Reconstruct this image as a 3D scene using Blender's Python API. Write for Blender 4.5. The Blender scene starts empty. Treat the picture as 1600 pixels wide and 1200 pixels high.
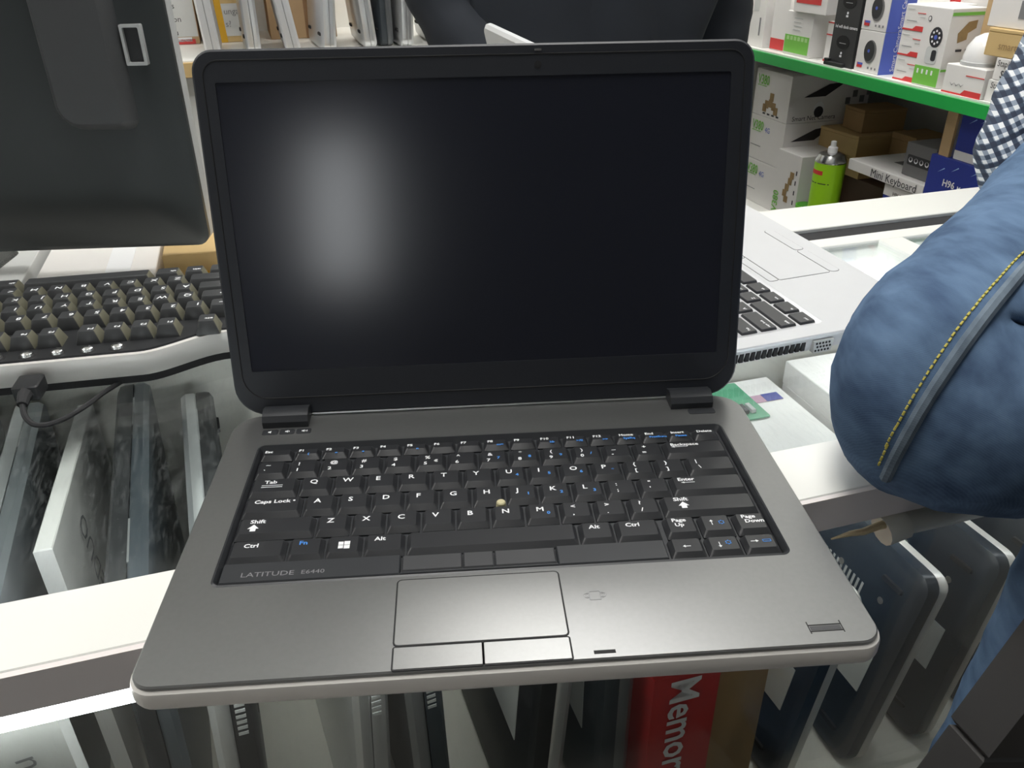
import bpy, math, random
from mathutils import Matrix, Vector, noise
from mathutils.bvhtree import BVHTree
random.seed(7)
R = math.radians
SC = bpy.context.scene
COL = SC.collection
# ------------------------------------------------------------------ camera
cam_d = bpy.data.cameras.new('camera')
cam_d.sensor_width = 36.0
cam_d.lens = 1285.26 / 1600 * 36
cam_d.clip_start = .01
cam = bpy.data.objects.new('camera', cam_d)
COL.objects.link(cam)
CP = Vector((-0.01736, -0.25636, 0.31107))
CX = Vector((0.9972855, -0.0729192, -0.0102191))
CDN = Vector((-0.0446340, -0.4883010, -0.8715331))
CF_ = Vector((0.0585615, 0.8696235, -0.4902302))
cam.matrix_world = Matrix(((CX.x, -CDN.x, -CF_.x, CP.x), (CX.y, -CDN.y, -CF_.y, CP.y), (CX.z, -CDN.z, -CF_.z, CP.z), (0, 0, 0, 1)))
SC.camera = cam
# ------------------------------------------------------------------ world, exposure
w = bpy.data.worlds.new('world')
SC.world = w
w.use_nodes = True
w.node_tree.nodes['Background'].inputs[0].default_value = (.93, .97, 1, 1)
w.node_tree.nodes['Background'].inputs[1].default_value = .25
SC.view_settings.view_transform = 'Standard'
SC.view_settings.look = 'None'
SC.view_settings.gamma = 1
SC.view_settings.use_curve_mapping = False
SC.view_settings.exposure = 0.0
LAMP = 13.0      # strength of the ceiling panels
TUBE = 16.0      # strength of the counter tubes, added fill ones too
WIN = 8.5        # daylight in the shop window behind the camera

# ------------------------------------------------------------------ frames: counter runs along U, depth along V
A = R(12.78)
U = Vector((math.cos(A), math.sin(A), 0))
V = Vector((-math.sin(A), math.cos(A), 0))
O = Vector((0, .0923, 0))
def CF(u, v, z=0): return O + U * u + V * v + Vector((0, 0, z))

# ------------------------------------------------------------------ materials
MATS = {}
def mat(name, col, rough=.5, metal=0, spec=.5, noise_amt=.04, scale=60, bump=0, emit=None, es=0, coat=0):
    if name in MATS: return MATS[name]
    m = bpy.data.materials.new(name); m.use_nodes = True
    nt = m.node_tree; b = nt.nodes['Principled BSDF']
    b.inputs['Base Color'].default_value = (*col, 1)
    b.inputs['Roughness'].default_value = rough
    b.inputs['Metallic'].default_value = metal
    b.inputs['Specular IOR Level'].default_value = spec
    if coat: b.inputs['Coat Weight'].default_value = coat
    if emit:
        b.inputs['Emission Color'].default_value = (*emit, 1); b.inputs['Emission Strength'].default_value = es
    if noise_amt or bump:
        tc = nt.nodes.new('ShaderNodeTexCoord'); n = nt.nodes.new('ShaderNodeTexNoise')
        n.inputs['Scale'].default_value = scale; n.inputs['Detail'].default_value = 4
        nt.links.new(tc.outputs['Object'], n.inputs['Vector'])
        if noise_amt:
            r = nt.nodes.new('ShaderNodeMapRange')
            r.inputs['To Min'].default_value = 1 - noise_amt; r.inputs['To Max'].default_value = 1 + noise_amt
            nt.links.new(n.outputs['Fac'], r.inputs['Value'])
            mx = nt.nodes.new('ShaderNodeVectorMath'); mx.operation = 'SCALE'
            mx.inputs[0].default_value = col
            nt.links.new(r.outputs[0], mx.inputs['Scale']); nt.links.new(mx.outputs[0], b.inputs['Base Color'])
        if bump:
            bp = nt.nodes.new('ShaderNodeBump'); bp.inputs['Strength'].default_value = bump; bp.inputs['Distance'].default_value = .001
            nt.links.new(n.outputs['Fac'], bp.inputs['Height']); nt.links.new(bp.outputs[0], b.inputs['Normal'])
    MATS[name] = m
    return m
def emis(name, col, s):
    m = bpy.data.materials.new(name); m.use_nodes = True; nt = m.node_tree
    nt.nodes.remove(nt.nodes['Principled BSDF'])
    e = nt.nodes.new('ShaderNodeEmission'); e.inputs[0].default_value = (*col, 1); e.inputs[1].default_value = s
    nt.links.new(e.outputs[0], nt.nodes['Material Output'].inputs[0]); MATS[name] = m
    return m
def glass(name, tint, dirt, scale):
    """sheet glass: clear transmission, Fresnel reflection, scratches and dust with their own shapes"""
    m = bpy.data.materials.new(name); m.use_nodes = True; nt = m.node_tree; N = nt.nodes.new; L = nt.links.new
    nt.nodes.remove(nt.nodes['Principled BSDF'])
    tr = N('ShaderNodeBsdfTransparent'); tr.inputs[0].default_value = (*tint, 1)
    gl = N('ShaderNodeBsdfGlossy'); gl.inputs['Roughness'].default_value = .06
    lw = N('ShaderNodeLayerWeight'); pw = N('ShaderNodeMath'); pw.operation = 'POWER'; pw.inputs[1].default_value = 4.5; L(lw.outputs['Facing'], pw.inputs[0])
    fr = N('ShaderNodeMath'); fr.operation = 'MULTIPLY_ADD'; fr.inputs[1].default_value = .9; fr.inputs[2].default_value = .035; L(pw.outputs[0], fr.inputs[0])
    mx = N('ShaderNodeMixShader'); L(fr.outputs[0], mx.inputs[0]); L(tr.outputs[0], mx.inputs[1]); L(gl.outputs[0], mx.inputs[2])
    df = N('ShaderNodeBsdfDiffuse'); df.inputs[0].default_value = (.8, .84, .85, 1)
    tc = N('ShaderNodeTexCoord'); mp = N('ShaderNodeMapping'); mp.inputs['Scale'].default_value = (scale * 4, scale * .8, scale)
    mp.inputs['Rotation'].default_value = (0, 0, .6)
    L(tc.outputs['Object'], mp.inputs[0])
    n = N('ShaderNodeTexNoise'); n.inputs['Scale'].default_value = 11; n.inputs['Detail'].default_value = 10; n.inputs['Roughness'].default_value = .7; L(mp.outputs[0], n.inputs['Vector'])
    r = N('ShaderNodeMapRange'); r.inputs['From Min'].default_value = .52; r.inputs['From Max'].default_value = .85; r.inputs['To Max'].default_value = dirt
    L(n.outputs['Fac'], r.inputs['Value'])
    vo = N('ShaderNodeTexVoronoi'); vo.inputs['Scale'].default_value = 130; L(tc.outputs['Object'], vo.inputs['Vector'])
    r2 = N('ShaderNodeMapRange'); r2.inputs['From Min'].default_value = .0; r2.inputs['From Max'].default_value = .09; r2.inputs['To Min'].default_value = dirt * 1.5; r2.inputs['To Max'].default_value = 0
    L(vo.outputs['Distance'], r2.inputs['Value'])
    ad = N('ShaderNodeMath'); ad.operation = 'ADD'; L(r.outputs[0], ad.inputs[0]); L(r2.outputs[0], ad.inputs[1])
    mx2 = N('ShaderNodeMixShader'); L(ad.outputs[0], mx2.inputs[0]); L(mx.outputs[0], mx2.inputs[1]); L(df.outputs[0], mx2.inputs[2])
    L(mx2.outputs[0], nt.nodes['Material Output'].inputs[0]); MATS[name] = m
    return m
def denim(name, c0, c1):
    m = bpy.data.materials.new(name); m.use_nodes = True; nt = m.node_tree; N = nt.nodes.new; L = nt.links.new
    b = nt.nodes['Principled BSDF']; b.inputs['Roughness'].default_value = .95; b.inputs['Specular IOR Level'].default_value = .1
    tc = N('ShaderNodeTexCoord')
    mp = N('ShaderNodeMapping'); mp.inputs['Rotation'].default_value = (.3, .5, .9); mp.inputs['Scale'].default_value = (1, .25, 1); L(tc.outputs['Object'], mp.inputs[0])
    n = N('ShaderNodeTexNoise'); n.inputs['Scale'].default_value = 60; n.inputs['Detail'].default_value = 6; L(mp.outputs[0], n.inputs['Vector'])
    n2 = N('ShaderNodeTexNoise'); n2.inputs['Scale'].default_value = 9; n2.inputs['Detail'].default_value = 3; L(tc.outputs['Object'], n2.inputs['Vector'])
    wv = N('ShaderNodeTexWave'); wv.inputs['Scale'].default_value = 420; wv.inputs['Distortion'].default_value = 3; wv.bands_direction = 'DIAGONAL'; L(tc.outputs['Object'], wv.inputs['Vector'])
    a = N('ShaderNodeMath'); a.operation = 'MULTIPLY_ADD'; a.inputs[1].default_value = .55; L(n.outputs['Fac'], a.inputs[0])
    a3 = N('ShaderNodeMath'); a3.operation = 'MULTIPLY'; a3.inputs[1].default_value = .55; L(n2.outputs['Fac'], a3.inputs[0]); L(a3.outputs[0], a.inputs[2])
    a2 = N('ShaderNodeMath'); a2.operation = 'MULTIPLY_ADD'; a2.inputs[1].default_value = .05; L(wv.outputs['Fac'], a2.inputs[0]); L(a.outputs[0], a2.inputs[2])
    r = N('ShaderNodeMapRange'); r.inputs['From Min'].default_value = .38; r.inputs['From Max'].default_value = .85; L(a2.outputs[0], r.inputs['Value'])
    mx = N('ShaderNodeMix'); mx.data_type = 'RGBA'; mx.inputs[6].default_value = (*c0, 1); mx.inputs[7].default_value = (*c1, 1)
    L(r.outputs[0], mx.inputs[0]); L(mx.outputs[2], b.inputs['Base Color'])
    bp = N('ShaderNodeBump'); bp.inputs['Strength'].default_value = .5; bp.inputs['Distance'].default_value = .0012; L(a2.outputs[0], bp.inputs['Height']); L(bp.outputs[0], b.inputs['Normal'])
    MATS[name] = m; return m
def plaid(name):
    m = bpy.data.materials.new(name); m.use_nodes = True; nt = m.node_tree; N = nt.nodes.new; L = nt.links.new
    b = nt.nodes['Principled BSDF']; b.inputs['Roughness'].default_value = .9
    tc = N('ShaderNodeTexCoord'); mp = N('ShaderNodeMapping'); mp.inputs['Rotation'].default_value = (.25, .55, .5); L(tc.outputs['Object'], mp.inputs[0])
    sep = N('ShaderNodeSeparateXYZ'); L(mp.outputs[0], sep.inputs[0])
    outs = []
    for ax, sc, dc in (('X', 115, .5), ('Z', 115, .5), ('X', 57.5, .3), ('Z', 57.5, .3)):
        mu = N('ShaderNodeMath'); mu.operation = 'MULTIPLY'; mu.inputs[1].default_value = sc; L(sep.outputs[ax], mu.inputs[0])
        fr = N('ShaderNodeMath'); fr.operation = 'FRACT'; L(mu.outputs[0], fr.inputs[0])
        lt = N('ShaderNodeMath'); lt.operation = 'LESS_THAN'; lt.inputs[1].default_value = dc; L(fr.outputs[0], lt.inputs[0]); outs.append(lt)
    s = outs[0]
    for k, o in enumerate(outs[1:]):
        ad = N('ShaderNodeMath'); ad.operation = 'ADD'; L(s.outputs[0], ad.inputs[0]); L(o.outputs[0], ad.inputs[1]); s = ad
    cr = N('ShaderNodeValToRGB'); dv = N('ShaderNodeMath'); dv.operation = 'DIVIDE'; dv.inputs[1].default_value = 4; L(s.outputs[0], dv.inputs[0]); L(dv.outputs[0], cr.inputs[0])
    e = cr.color_ramp; e.interpolation = 'CONSTANT'; e.elements[0].color = (.8, .82, .84, 1); e.elements[1].position = .2; e.elements[1].color = (.27, .32, .4, 1)
    x = e.elements.new(.45); x.color = (.05, .07, .11, 1); x = e.elements.new(.7); x.color = (.03, .04, .07, 1)
    L(cr.outputs[0], b.inputs['Base Color']); MATS[name] = m; return m

M_BLACK = mat('black_plastic', (.018, .019, .021), .45)
M_SATIN = mat('satin_black', (.028, .03, .034), .38, noise_amt=.03)
M_DECK = mat('dark_grey_palm_rest', (.25, .252, .252), .30, metal=.75, noise_amt=.05, scale=400)
M_BEZEL = mat('bezel_black', (.014, .016, .022), .5)
M_SCREEN = mat('matte_screen', (.015, .017, .026), .17, spec=.55, noise_amt=0)
M_SILVER = mat('silver_magnesium', (.84, .81, .77), .35, metal=.4, noise_amt=.02)
M_SILVER2 = mat('silver_plastic', (.66, .67, .68), .28, metal=.7, noise_amt=.02)
M_HP = mat('pale_silver', (.66, .67, .69), .38, metal=.25, noise_amt=.02)
M_KEY = mat('key_black', (.024, .025, .028), .33, noise_amt=.05, scale=200)
M_KEYD = mat('desktop_key_black', (.05, .052, .054), .33, noise_amt=.05)
M_KSH = mat('keyboard_silver', (.70, .68, .65), .35, metal=.2, noise_amt=.02)
M_KEY2 = mat('key_dark_grey', (.045, .046, .05), .4)
M_GROOVE = mat('groove_black', (.006, .006, .007), .7, noise_amt=0)
M_PRINT = mat('white_print', (.85, .86, .88), .6, noise_amt=0)
M_BLUE = mat('blue_print', (.06, .27, .75), .6, noise_amt=0)
M_GREYP = mat('grey_print', (.22, .22, .23), .6, noise_amt=0)
M_DARKP = mat('black_print', (.03, .03, .035), .6, noise_amt=0)
M_WHITE = mat('white_laminate', (.83, .83, .79), .35, noise_amt=.02, scale=8)
M_FASCIA = mat('grey_laminate', (.80, .745, .73), .45, noise_amt=.02, scale=8)
M_WALL = mat('wall_paint', (.72, .73, .71), .8, noise_amt=.03, scale=4)
M_FLOORM = mat('floor_tile_grey', (.33, .31, .29), .5, noise_amt=.1, scale=5)
M_CEIL = mat('ceiling_white', (.8, .81, .8), .8, noise_amt=.02, scale=5)
M_INNER = mat('cabinet_cream', (.74, .72, .66), .5, noise_amt=.03, scale=10)
M_GREEN = mat('green_edge_tape', (.02, .36, .07), .35, noise_amt=.06, scale=30)
M_CARTON = mat('white_carton', (.80, .78, .76), .55, noise_amt=.03, scale=40)
M_KRAFT = mat('kraft_card', (.42, .27, .12), .75, noise_amt=.08, scale=50)
M_KRAFT2 = mat('pale_kraft_card', (.62, .44, .2), .7, noise_amt=.06, scale=50)
M_CORR = mat('corrugated_card', (.50, .34, .19), .8, noise_amt=.1, scale=30)
M_DKBROWN = mat('dark_brown_card', (.10, .06, .04), .5, noise_amt=.1)
M_RED = mat('red_card', (.62, .05, .05), .4, noise_amt=.04)
M_REDP = mat('red_print', (.66, .05, .05), .55, noise_amt=0)
M_LGREEN = mat('lime_green', (.36, .72, .02), .35, noise_amt=.02)
M_GPRINT = mat('green_print', (.2, .55, .08), .55, noise_amt=0)
M_BLUEC = mat('blue_carton', (.03, .05, .30), .45, noise_amt=.05)
M_BLUEV = mat('violet_blue_print', (.09, .14, .55), .5, noise_amt=0)
M_GREYC = mat('grey_carton', (.16, .16, .16), .6)
M_BLKC = mat('charcoal_carton', (.035, .036, .038), .55)
M_YEL = mat('yellow_tape', (.70, .40, .03), .25, noise_amt=.15, scale=40, bump=.4)
M_BTAPE = mat('brown_tape', (.28, .16, .08), .35)
M_PAPER = mat('grey_paper', (.62, .63, .62), .7)
M_BROWNP = mat('brown_print', (.33, .22, .1), .6, noise_amt=.3, scale=90)
M_CHROME = mat('bright_metal', (.8, .8, .8), .2, metal=1, noise_amt=0)
M_RUBBER = mat('rubber_dark', (.02, .02, .022), .8)
M_WOODP = mat('tan_wood_edge', (.52, .36, .19), .6, noise_amt=.15, scale=30)
M_DKWOOD = mat('dark_brown_wood', (.012, .0095, .008), .55, noise_amt=.2, scale=40)
M_SKIN = mat('brown_skin', (.24, .12, .08), .55, noise_amt=.06)
M_HAIR = mat('black_hair', (.012, .011, .01), .7, bump=.5)
M_NAVY = mat('dark_navy_jacket', (.016, .02, .028), .85, noise_amt=.25, scale=14, bump=.3)
M_YSTITCH = mat('yellow_thread', (.55, .48, .1), .8, noise_amt=0)
M_PCB = mat('green_board', (.07, .33, .18), .5, noise_amt=.3, scale=50)
M_PURPLE = mat('pink_print', (.5, .3, .4), .6, noise_amt=0)
M_MON = mat('monitor_black', (.022, .027, .028), .42, noise_amt=.04)
M_MONG = mat('monitor_grey', (.055, .057, .06), .5, noise_amt=.04)
M_GREYLT = mat('light_grey_plastic', (.46, .47, .47), .45)
M_KSIDE = mat('key_skirt_olive', (.16, .155, .11), .5)
M_WIRE = mat('tan_wire', (.55, .45, .28), .6, noise_amt=.3, scale=200)
M_TUBEOFF = mat('unlit_white_tube', (.72, .72, .66), .35)
M_TUBEON = emis('lit_tube', (.94, .97, 1), TUBE)
M_FILLTUBE = emis('added_fill_tube', (.97, .98, 1), TUBE * .5)
M_PANEL = emis('lit_panel', (1, .985, .95), LAMP)
M_DAY = emis('daylight_pane', (.95, .98, 1), WIN)
M_GTOP = glass('counter_glass', (.95, .975, .97), .10, 7)
M_GFRONT = glass('front_glass', (.93, .94, .92), .05, 5)
M_DENIM = denim('blue_denim', (.035, .06, .115), (.17, .265, .41))
M_DENIMS = denim('seam_denim', (.05, .07, .10), (.26, .32, .38))
M_PLAID = plaid('blue_white_check')

# ------------------------------------------------------------------ mesh helpers
class MB:
    def __init__(s): s.v = []; s.f = []; s.xf = None
    def add(s, vs, fs):
        o = len(s.v)
        s.v += [tuple(s.xf @ Vector(p)) if s.xf else tuple(p) for p in vs]
        s.f += [tuple(i + o for i in f) for f in fs]
        return s
    def box(s, x0, x1, y0, y1, z0, z1):
        return s.add([(x0, y0, z0), (x1, y0, z0), (x1, y1, z0), (x0, y1, z0), (x0, y0, z1), (x1, y0, z1), (x1, y1, z1), (x0, y1, z1)],
                     [(0, 3, 2, 1), (4, 5, 6, 7), (0, 1, 5, 4), (1, 2, 6, 5), (2, 3, 7, 6), (3, 0, 4, 7)])
    def bbox(s, x0, x1, y0, y1, z0, z1, b=.001):
        """box with chamfered top and bottom edges"""
        def p(i): return [(x0 + i, y0 + i), (x1 - i, y0 + i), (x1 - i, y1 - i), (x0 + i, y1 - i)]
        return s.loft([(p(b), z0), (p(0), z0 + b), (p(0), z1 - b), (p(b), z1)])
    def loft(s, loops, caps=(True, True)):
        n = len(loops[0][0]); vs = []; fs = []
        for poly, z in loops:
            vs += [(p[0], p[1], z if len(p) < 3 else p[2]) for p in poly]
        for k in range(len(loops) - 1):
            for i in range(n):
                j = (i + 1) % n; fs.append((k * n + i, k * n + j, (k + 1) * n + j, (k + 1) * n + i))
        if caps[0]: fs.append(tuple(reversed(range(n))))
        if caps[1]: fs.append(tuple(range((len(loops) - 1) * n, len(loops) * n)))
        return s.add(vs, fs)
    def ring(s, outer, inner, z0, z1, ch=0):
        """frame: outer loop, inner loop of equal count"""
        n = len(outer)
        vs = [(*p, z0) for p in outer] + [(*p, z1 - ch) for p in outer]
        if ch: oi = inset(outer, ch)
        else: oi = outer
        vs += [(*p, z1) for p in oi] + [(*p, z1) for p in inner] + [(*p, z0) for p in inner]
        fs = []
        for k in range(4):
            for i in range(n):
                j = (i + 1) % n; fs.append((k * n + i, k * n + j, (k + 1) * n + j, (k + 1) * n + i))
        for i in range(n):
            j = (i + 1) % n; fs.append((4 * n + i, 4 * n + j, j, i))
        return s.add(vs, fs)
    def tube(s, pts, r, n=8, closed=False):
        pts = [Vector(p) for p in pts]; rs = r if isinstance(r, (list, tuple)) else [r] * len(pts)
        vs = []; fs = []; m = len(pts); up = None
        for i, p in enumerate(pts):
            if closed: t = pts[(i + 1) % m] - pts[i - 1]
            else: t = pts[min(i + 1, m - 1)] - pts[max(i - 1, 0)]
            t.normalize()
            if up is None:
                up = Vector((0, 0, 1)) if abs(t.z) < .9 else Vector((1, 0, 0))
            a = t.cross(up).normalized(); b = a.cross(t).normalized(); up = b
            for k in range(n):
                an = 2 * math.pi * k / n
                vs.append(p + (a * math.cos(an) + b * math.sin(an)) * rs[i])
        for i in range(m if closed else m - 1):
            for k in range(n):
                j = (i + 1) % m; l = (k + 1) % n
                fs.append((i * n + k, i * n + l, j * n + l, j * n + k))
        if not closed: fs += [tuple(reversed(range(n))), tuple(range((m - 1) * n, m * n))]
        return s.add(vs, fs)
    def lathe(s, prof, n=20, c=(0, 0)):
        vs = []; fs = []
        for r, z in prof:
            for k in range(n):
                a = 2 * math.pi * k / n; vs.append((c[0] + r * math.cos(a), c[1] + r * math.sin(a), z))
        m = len(prof)
        for i in range(m - 1):
            for k in range(n):
                l = (k + 1) % n; fs.append((i * n + k, i * n + l, (i + 1) * n + l, (i + 1) * n + k))
        fs += [tuple(reversed(range(n))), tuple(range((m - 1) * n, m * n))]
        return s.add(vs, fs)
    def mesh(s, name, m, smooth=True):
        me = bpy.data.meshes.new(name); me.from_pydata(s.v, [], s.f); me.update()
        if smooth: smooth_mesh(me)
        if m: me.materials.append(m)
        return me
    def build(s, name, m, parent=None, loc=(0, 0, 0), rot=(0, 0, 0), smooth=True):
        return link(name, s.mesh(name, m, smooth), parent, loc, rot)
def smooth_mesh(me, ang=35):
    me.polygons.foreach_set('use_smooth', [True] * len(me.polygons))
    me.set_sharp_from_angle(angle=R(ang)); me.update()
def link(name, data, parent=None, loc=(0, 0, 0), rot=(0, 0, 0)):
    o = bpy.data.objects.new(name, data); COL.objects.link(o)
    o.parent = parent; o.location = loc; o.rotation_euler = rot
    return o
def tag(o, label=None, cat=None, group=None, kind=None):
    if label: o['label'] = label
    if cat: o['category'] = cat
    if group: o['group'] = group
    if kind: o['kind'] = kind
    return o
def thing(name, label, cat, loc=(0, 0, 0), rot=(0, 0, 0), group=None):
    o = link(name, None, None, loc, rot); o.empty_display_size = .05
    return tag(o, label, cat, group)
def copy_tree(o, parent=None):
    c = o.copy(); COL.objects.link(c); c.parent = parent
    for ch in list(o.children): copy_tree(ch, c)
    return c
def rr(x0, x1, y0, y1, r=.005, n=5):
    rs = r if isinstance(r, (tuple, list)) else (r,) * 4
    out = []
    for (cx, cy, a0, q) in ((x0 + rs[0], y0 + rs[0], 180, rs[0]), (x1 - rs[1], y0 + rs[1], 270, rs[1]), (x1 - rs[2], y1 - rs[2], 0, rs[2]), (x0 + rs[3], y1 - rs[3], 90, rs[3])):
        for k in range(n + 1):
            a = R(a0 + 90 * k / n); out.append((cx + q * math.cos(a), cy + q * math.sin(a)))
    return out
def inset(poly, d):
    n = len(poly); out = []
    for i in range(n):
        p0 = Vector(poly[i - 1]); p1 = Vector(poly[i]); p2 = Vector(poly[(i + 1) % n])
        e1 = (p1 - p0); e2 = (p2 - p1)
        if e1.length < 1e-9: e1 = e2
        if e2.length < 1e-9: e2 = e1
        n1 = Vector((-e1.y, e1.x)).normalized(); n2 = Vector((-e2.y, e2.x)).normalized()
        nn = (n1 + n2); nn = nn.normalized() if nn.length > 1e-6 else n1
        out.append(tuple(p1 + nn * d / max(.5, nn.dot(n1))))
    return out
def slab(poly, z0, z1, b=.0005):
    return MB().loft([(inset(poly, b), z0), (poly, z0 + b), (poly, z1 - b), (inset(poly, b), z1)])
TXT = []
def txt(s, size, m, parent, loc, rot=(0, 0, 0), name='lettering', ax='LEFT', sx=1.0, bold=0.0):
    cu = bpy.data.curves.new(name, 'FONT'); cu.body = s; cu.size = size; cu.align_x = ax; cu.offset = bold
    cu.resolution_u = 2; cu.materials.append(m)
    o = link('tmp_text', cu, parent, loc, rot); o.scale = (sx, 1, 1); TXT.append((o, name)); return o
def flat(name, poly, m, parent, loc=(0, 0, 0), rot=(0, 0, 0), th=.0003):
    return MB().loft([(poly, 0), (poly, th)]).build(name, m, parent, loc, rot, smooth=False)
def rect(x0, x1, y0, y1): return [(x0, y0), (x1, y0), (x1, y1), (x0, y1)]
def circ(cx, cy, r, n=16, ry=None): return [(cx + r * math.cos(2 * math.pi * k / n), cy + (ry or r) * math.sin(2 * math.pi * k / n)) for k in range(n)]
FRONT = (R(90), 0, 0)            # flat print turned to face local -Y
SIDE = (R(90), 0, R(90))         # flat print turned to face local +X

# ------------------------------------------------------------------ room shell
def structure(name, mb, m, loc=(0, 0, 0), rot=(0, 0, 0)): return tag(mb.build(name, m, None, loc, rot, smooth=False), kind='structure')
RZ = (0, 0, A)
structure('floor', MB().box(-2.6, 2.3, -2.9, 3.3, -1.08, -1.0), M_FLOORM, O, RZ)
structure('ceiling', MB().box(-2.6, 2.3, -2.9, 3.3, 1.55, 1.6), M_CEIL, O, RZ)
structure('wall_back', MB().box(-2.6, 2.3, 3.2, 3.3, -1.0, 1.55), M_WALL, O, RZ)
structure('wall_right', MB().box(1.14, 1.2, -.55, 3.2, -1.0, 1.55), M_WALL, O, RZ)
structure('wall_left', MB().box(-2.6, -2.5, -2.9, 3.2, -1.0, 1.55), M_WALL, O, RZ)
M_WALLD = mat('dark_display_wall', (.13, .122, .115), .7, noise_amt=.2, scale=6)
WX0, WX1, WZ0, WZ1 = -1.32, -1.02, .14, .80
wf = MB().box(-2.5, WX0, -2.9, -2.8, -1.0, 1.55).box(WX1, 2.3, -2.9, -2.8, -1.0, 1.55).box(WX0, WX1, -2.9, -2.8, -1.0, WZ0).box(WX0, WX1, -2.9, -2.8, WZ1, 1.55)
structure('wall_front', wf, M_WALLD, O, RZ)
win = structure('window_1', MB().ring([(WX0, WZ0), (WX1, WZ0), (WX1, WZ1), (WX0, WZ1)], [(WX0 + .03, WZ0 + .03), (WX1 - .03, WZ0 + .03), (WX1 - .03, WZ1 - .03), (WX0 + .03, WZ1 - .03)], 0, .05), M_WHITE, CF(0, -2.8, 0), (R(90), 0, A))
MB().box(WX0 + .03, WX1 - .03, WZ0 + .03, WZ1 - .03, .02, .026).build('pane', M_DAY, win)
lamps = [(-1.38, 2.65, 'in the far left corner'), (.15, 1.75, 'over the rear shelves'), (-.1, .15, 'over the glass counter'), (.32, .85, 'over the boxed goods shelf'), (-1.5, .5, 'over the left wall')]
for x, y, wh in lamps:
    t = thing('ceiling_panel_lamp', 'square white ceiling panel lamp ' + wh, 'lamp', (x, y, 1.55), RZ, 'ceiling panel lamps')
    MB().ring(rr(-.3, .3, -.3, .3, .01), rr(-.28, .28, -.28, .28, .01), -.03, 0).build('frame', M_WHITE, t)
    MB().box(-.28, .28, -.28, .28, -.02, -.012).build('diffuser', M_PANEL, t)

# ------------------------------------------------------------------ glass counter
ct = thing('display_counter', 'white framed glass display counter under the laptops', 'counter', O, RZ)
UL, UR = -.95, 1.0
MB().bbox(UL, UR, .0, .0517, -.03, 0, .0008).build('front_rail', M_WHITE, ct)
MB().box(UL, UR, -.0035, .0, -.0255, -.0008).build('fascia', M_FASCIA, ct)
MB().bbox(UL, UR, .379, .402, -.03, 0, .0008).build('rear_rail', M_WHITE, ct)
MB().box(UL, UR, .402, .425, -.05, -.0005).build('rear_channel', M_RUBBER, ct)
MB().bbox(UL, UR, .425, .50, -.05, .004, .001).build('rear_ledge', M_WHITE, ct)
MB().box(UL, UR, .0517, .379, -.0085, -.0025).build('glass_top', M_GTOP, ct)
MB().box(UL, UR, .012, .017, -.34, -.03).build('front_glass', M_GFRONT, ct)
MB().box(UL, UR, .0, .402, -.36, -.34).build('cabinet_floor', M_INNER, ct)
MB().box(UL, UR, .385, .402, -.34, -.03).build('rear_panel', M_INNER, ct)
MB().box(UL, UL + .018, .018, .385, -.34, -.03).build('end_panel', M_INNER, ct)
MB().box(UR - .018, UR, .018, .385, -.34, -.03).build('end_panel', M_INNER, ct)
MB().box(.545, .575, .0517, .379, -.032, 0).build('cross_rail', M_WHITE, ct)
MB().box(UL, UR, .004, .40, -1.0, -.36).build('plinth', M_WHITE, ct)
# tube lamps under the rail, with added fill tubes inside
tl = thing('lit_tube_lamp', 'glowing white tube lamp under the rail left of the laptop', 'lamp', CF(-.42, .0025, -.0345), RZ)
MB().tube([(-.5, 0, 0), (.56, 0, 0)], .0055, 12).build('tube', M_TUBEON, tl)
MB().tube([(.56, 0, 0), (.575, 0, 0)], .008, 12).build('end_cap', M_TUBEOFF, tl)
MB().tube([(-.515, 0, 0), (-.5, 0, 0)], .008, 12).build('end_cap', M_TUBEOFF, tl)
tl = thing('lit_tube_lamp', 'added fill tube lamp under the rear rail brightening the counter inside', 'lamp', CF(.48, .368, -.040), RZ)  # added fill light that brightens the goods under the glass
MB().tube([(-.40, 0, 0), (.40, 0, 0)], .0075, 12).build('tube', M_FILLTUBE, tl)
for q_ in (-1, 1): MB().tube([(q_ * .40, 0, 0), (q_ * .415, 0, 0)], .008, 12).build('end_cap', M_TUBEOFF, tl)
tl = thing('lit_tube_lamp', 'added fill tube lamp hidden behind the front rail to brighten the counter inside', 'lamp', CF(.0, .061, -.0225), RZ)  # added unseen tube, lights the standing laptops from the front
MB().tube([(-.88, 0, 0), (.88, 0, 0)], .0045, 10).build('tube', M_TUBEON, tl)
for q_ in (-1, 1): MB().tube([(q_ * .88, 0, 0), (q_ * .895, 0, 0)], .005, 10).build('end_cap', M_TUBEOFF, tl)
tl = thing('unlit_tube_lamp', 'unlit white tube lamp with taped wires below the denim knee', 'lamp', CF(.262, -.001, -.037), RZ)
MB().tube([(.012, 0, 0), (.60, 0, 0)], .0085, 12).build('tube', M_TUBEOFF, tl)
MB().tube([(-.004, 0, -.003), (.012, 0, 0)], .0105, 12).build('end_cap', M_TUBEOFF, tl)
MB().tube([(.0, -.002, .004), (-.01, -.002, .004), (-.022, -.003, .003), (-.032, -.003, .004), (-.045, -.002, .002)], [.0028, .0026, .0023, .0018, .0005], 8).build('taped_wire', M_WIRE, tl)

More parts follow.
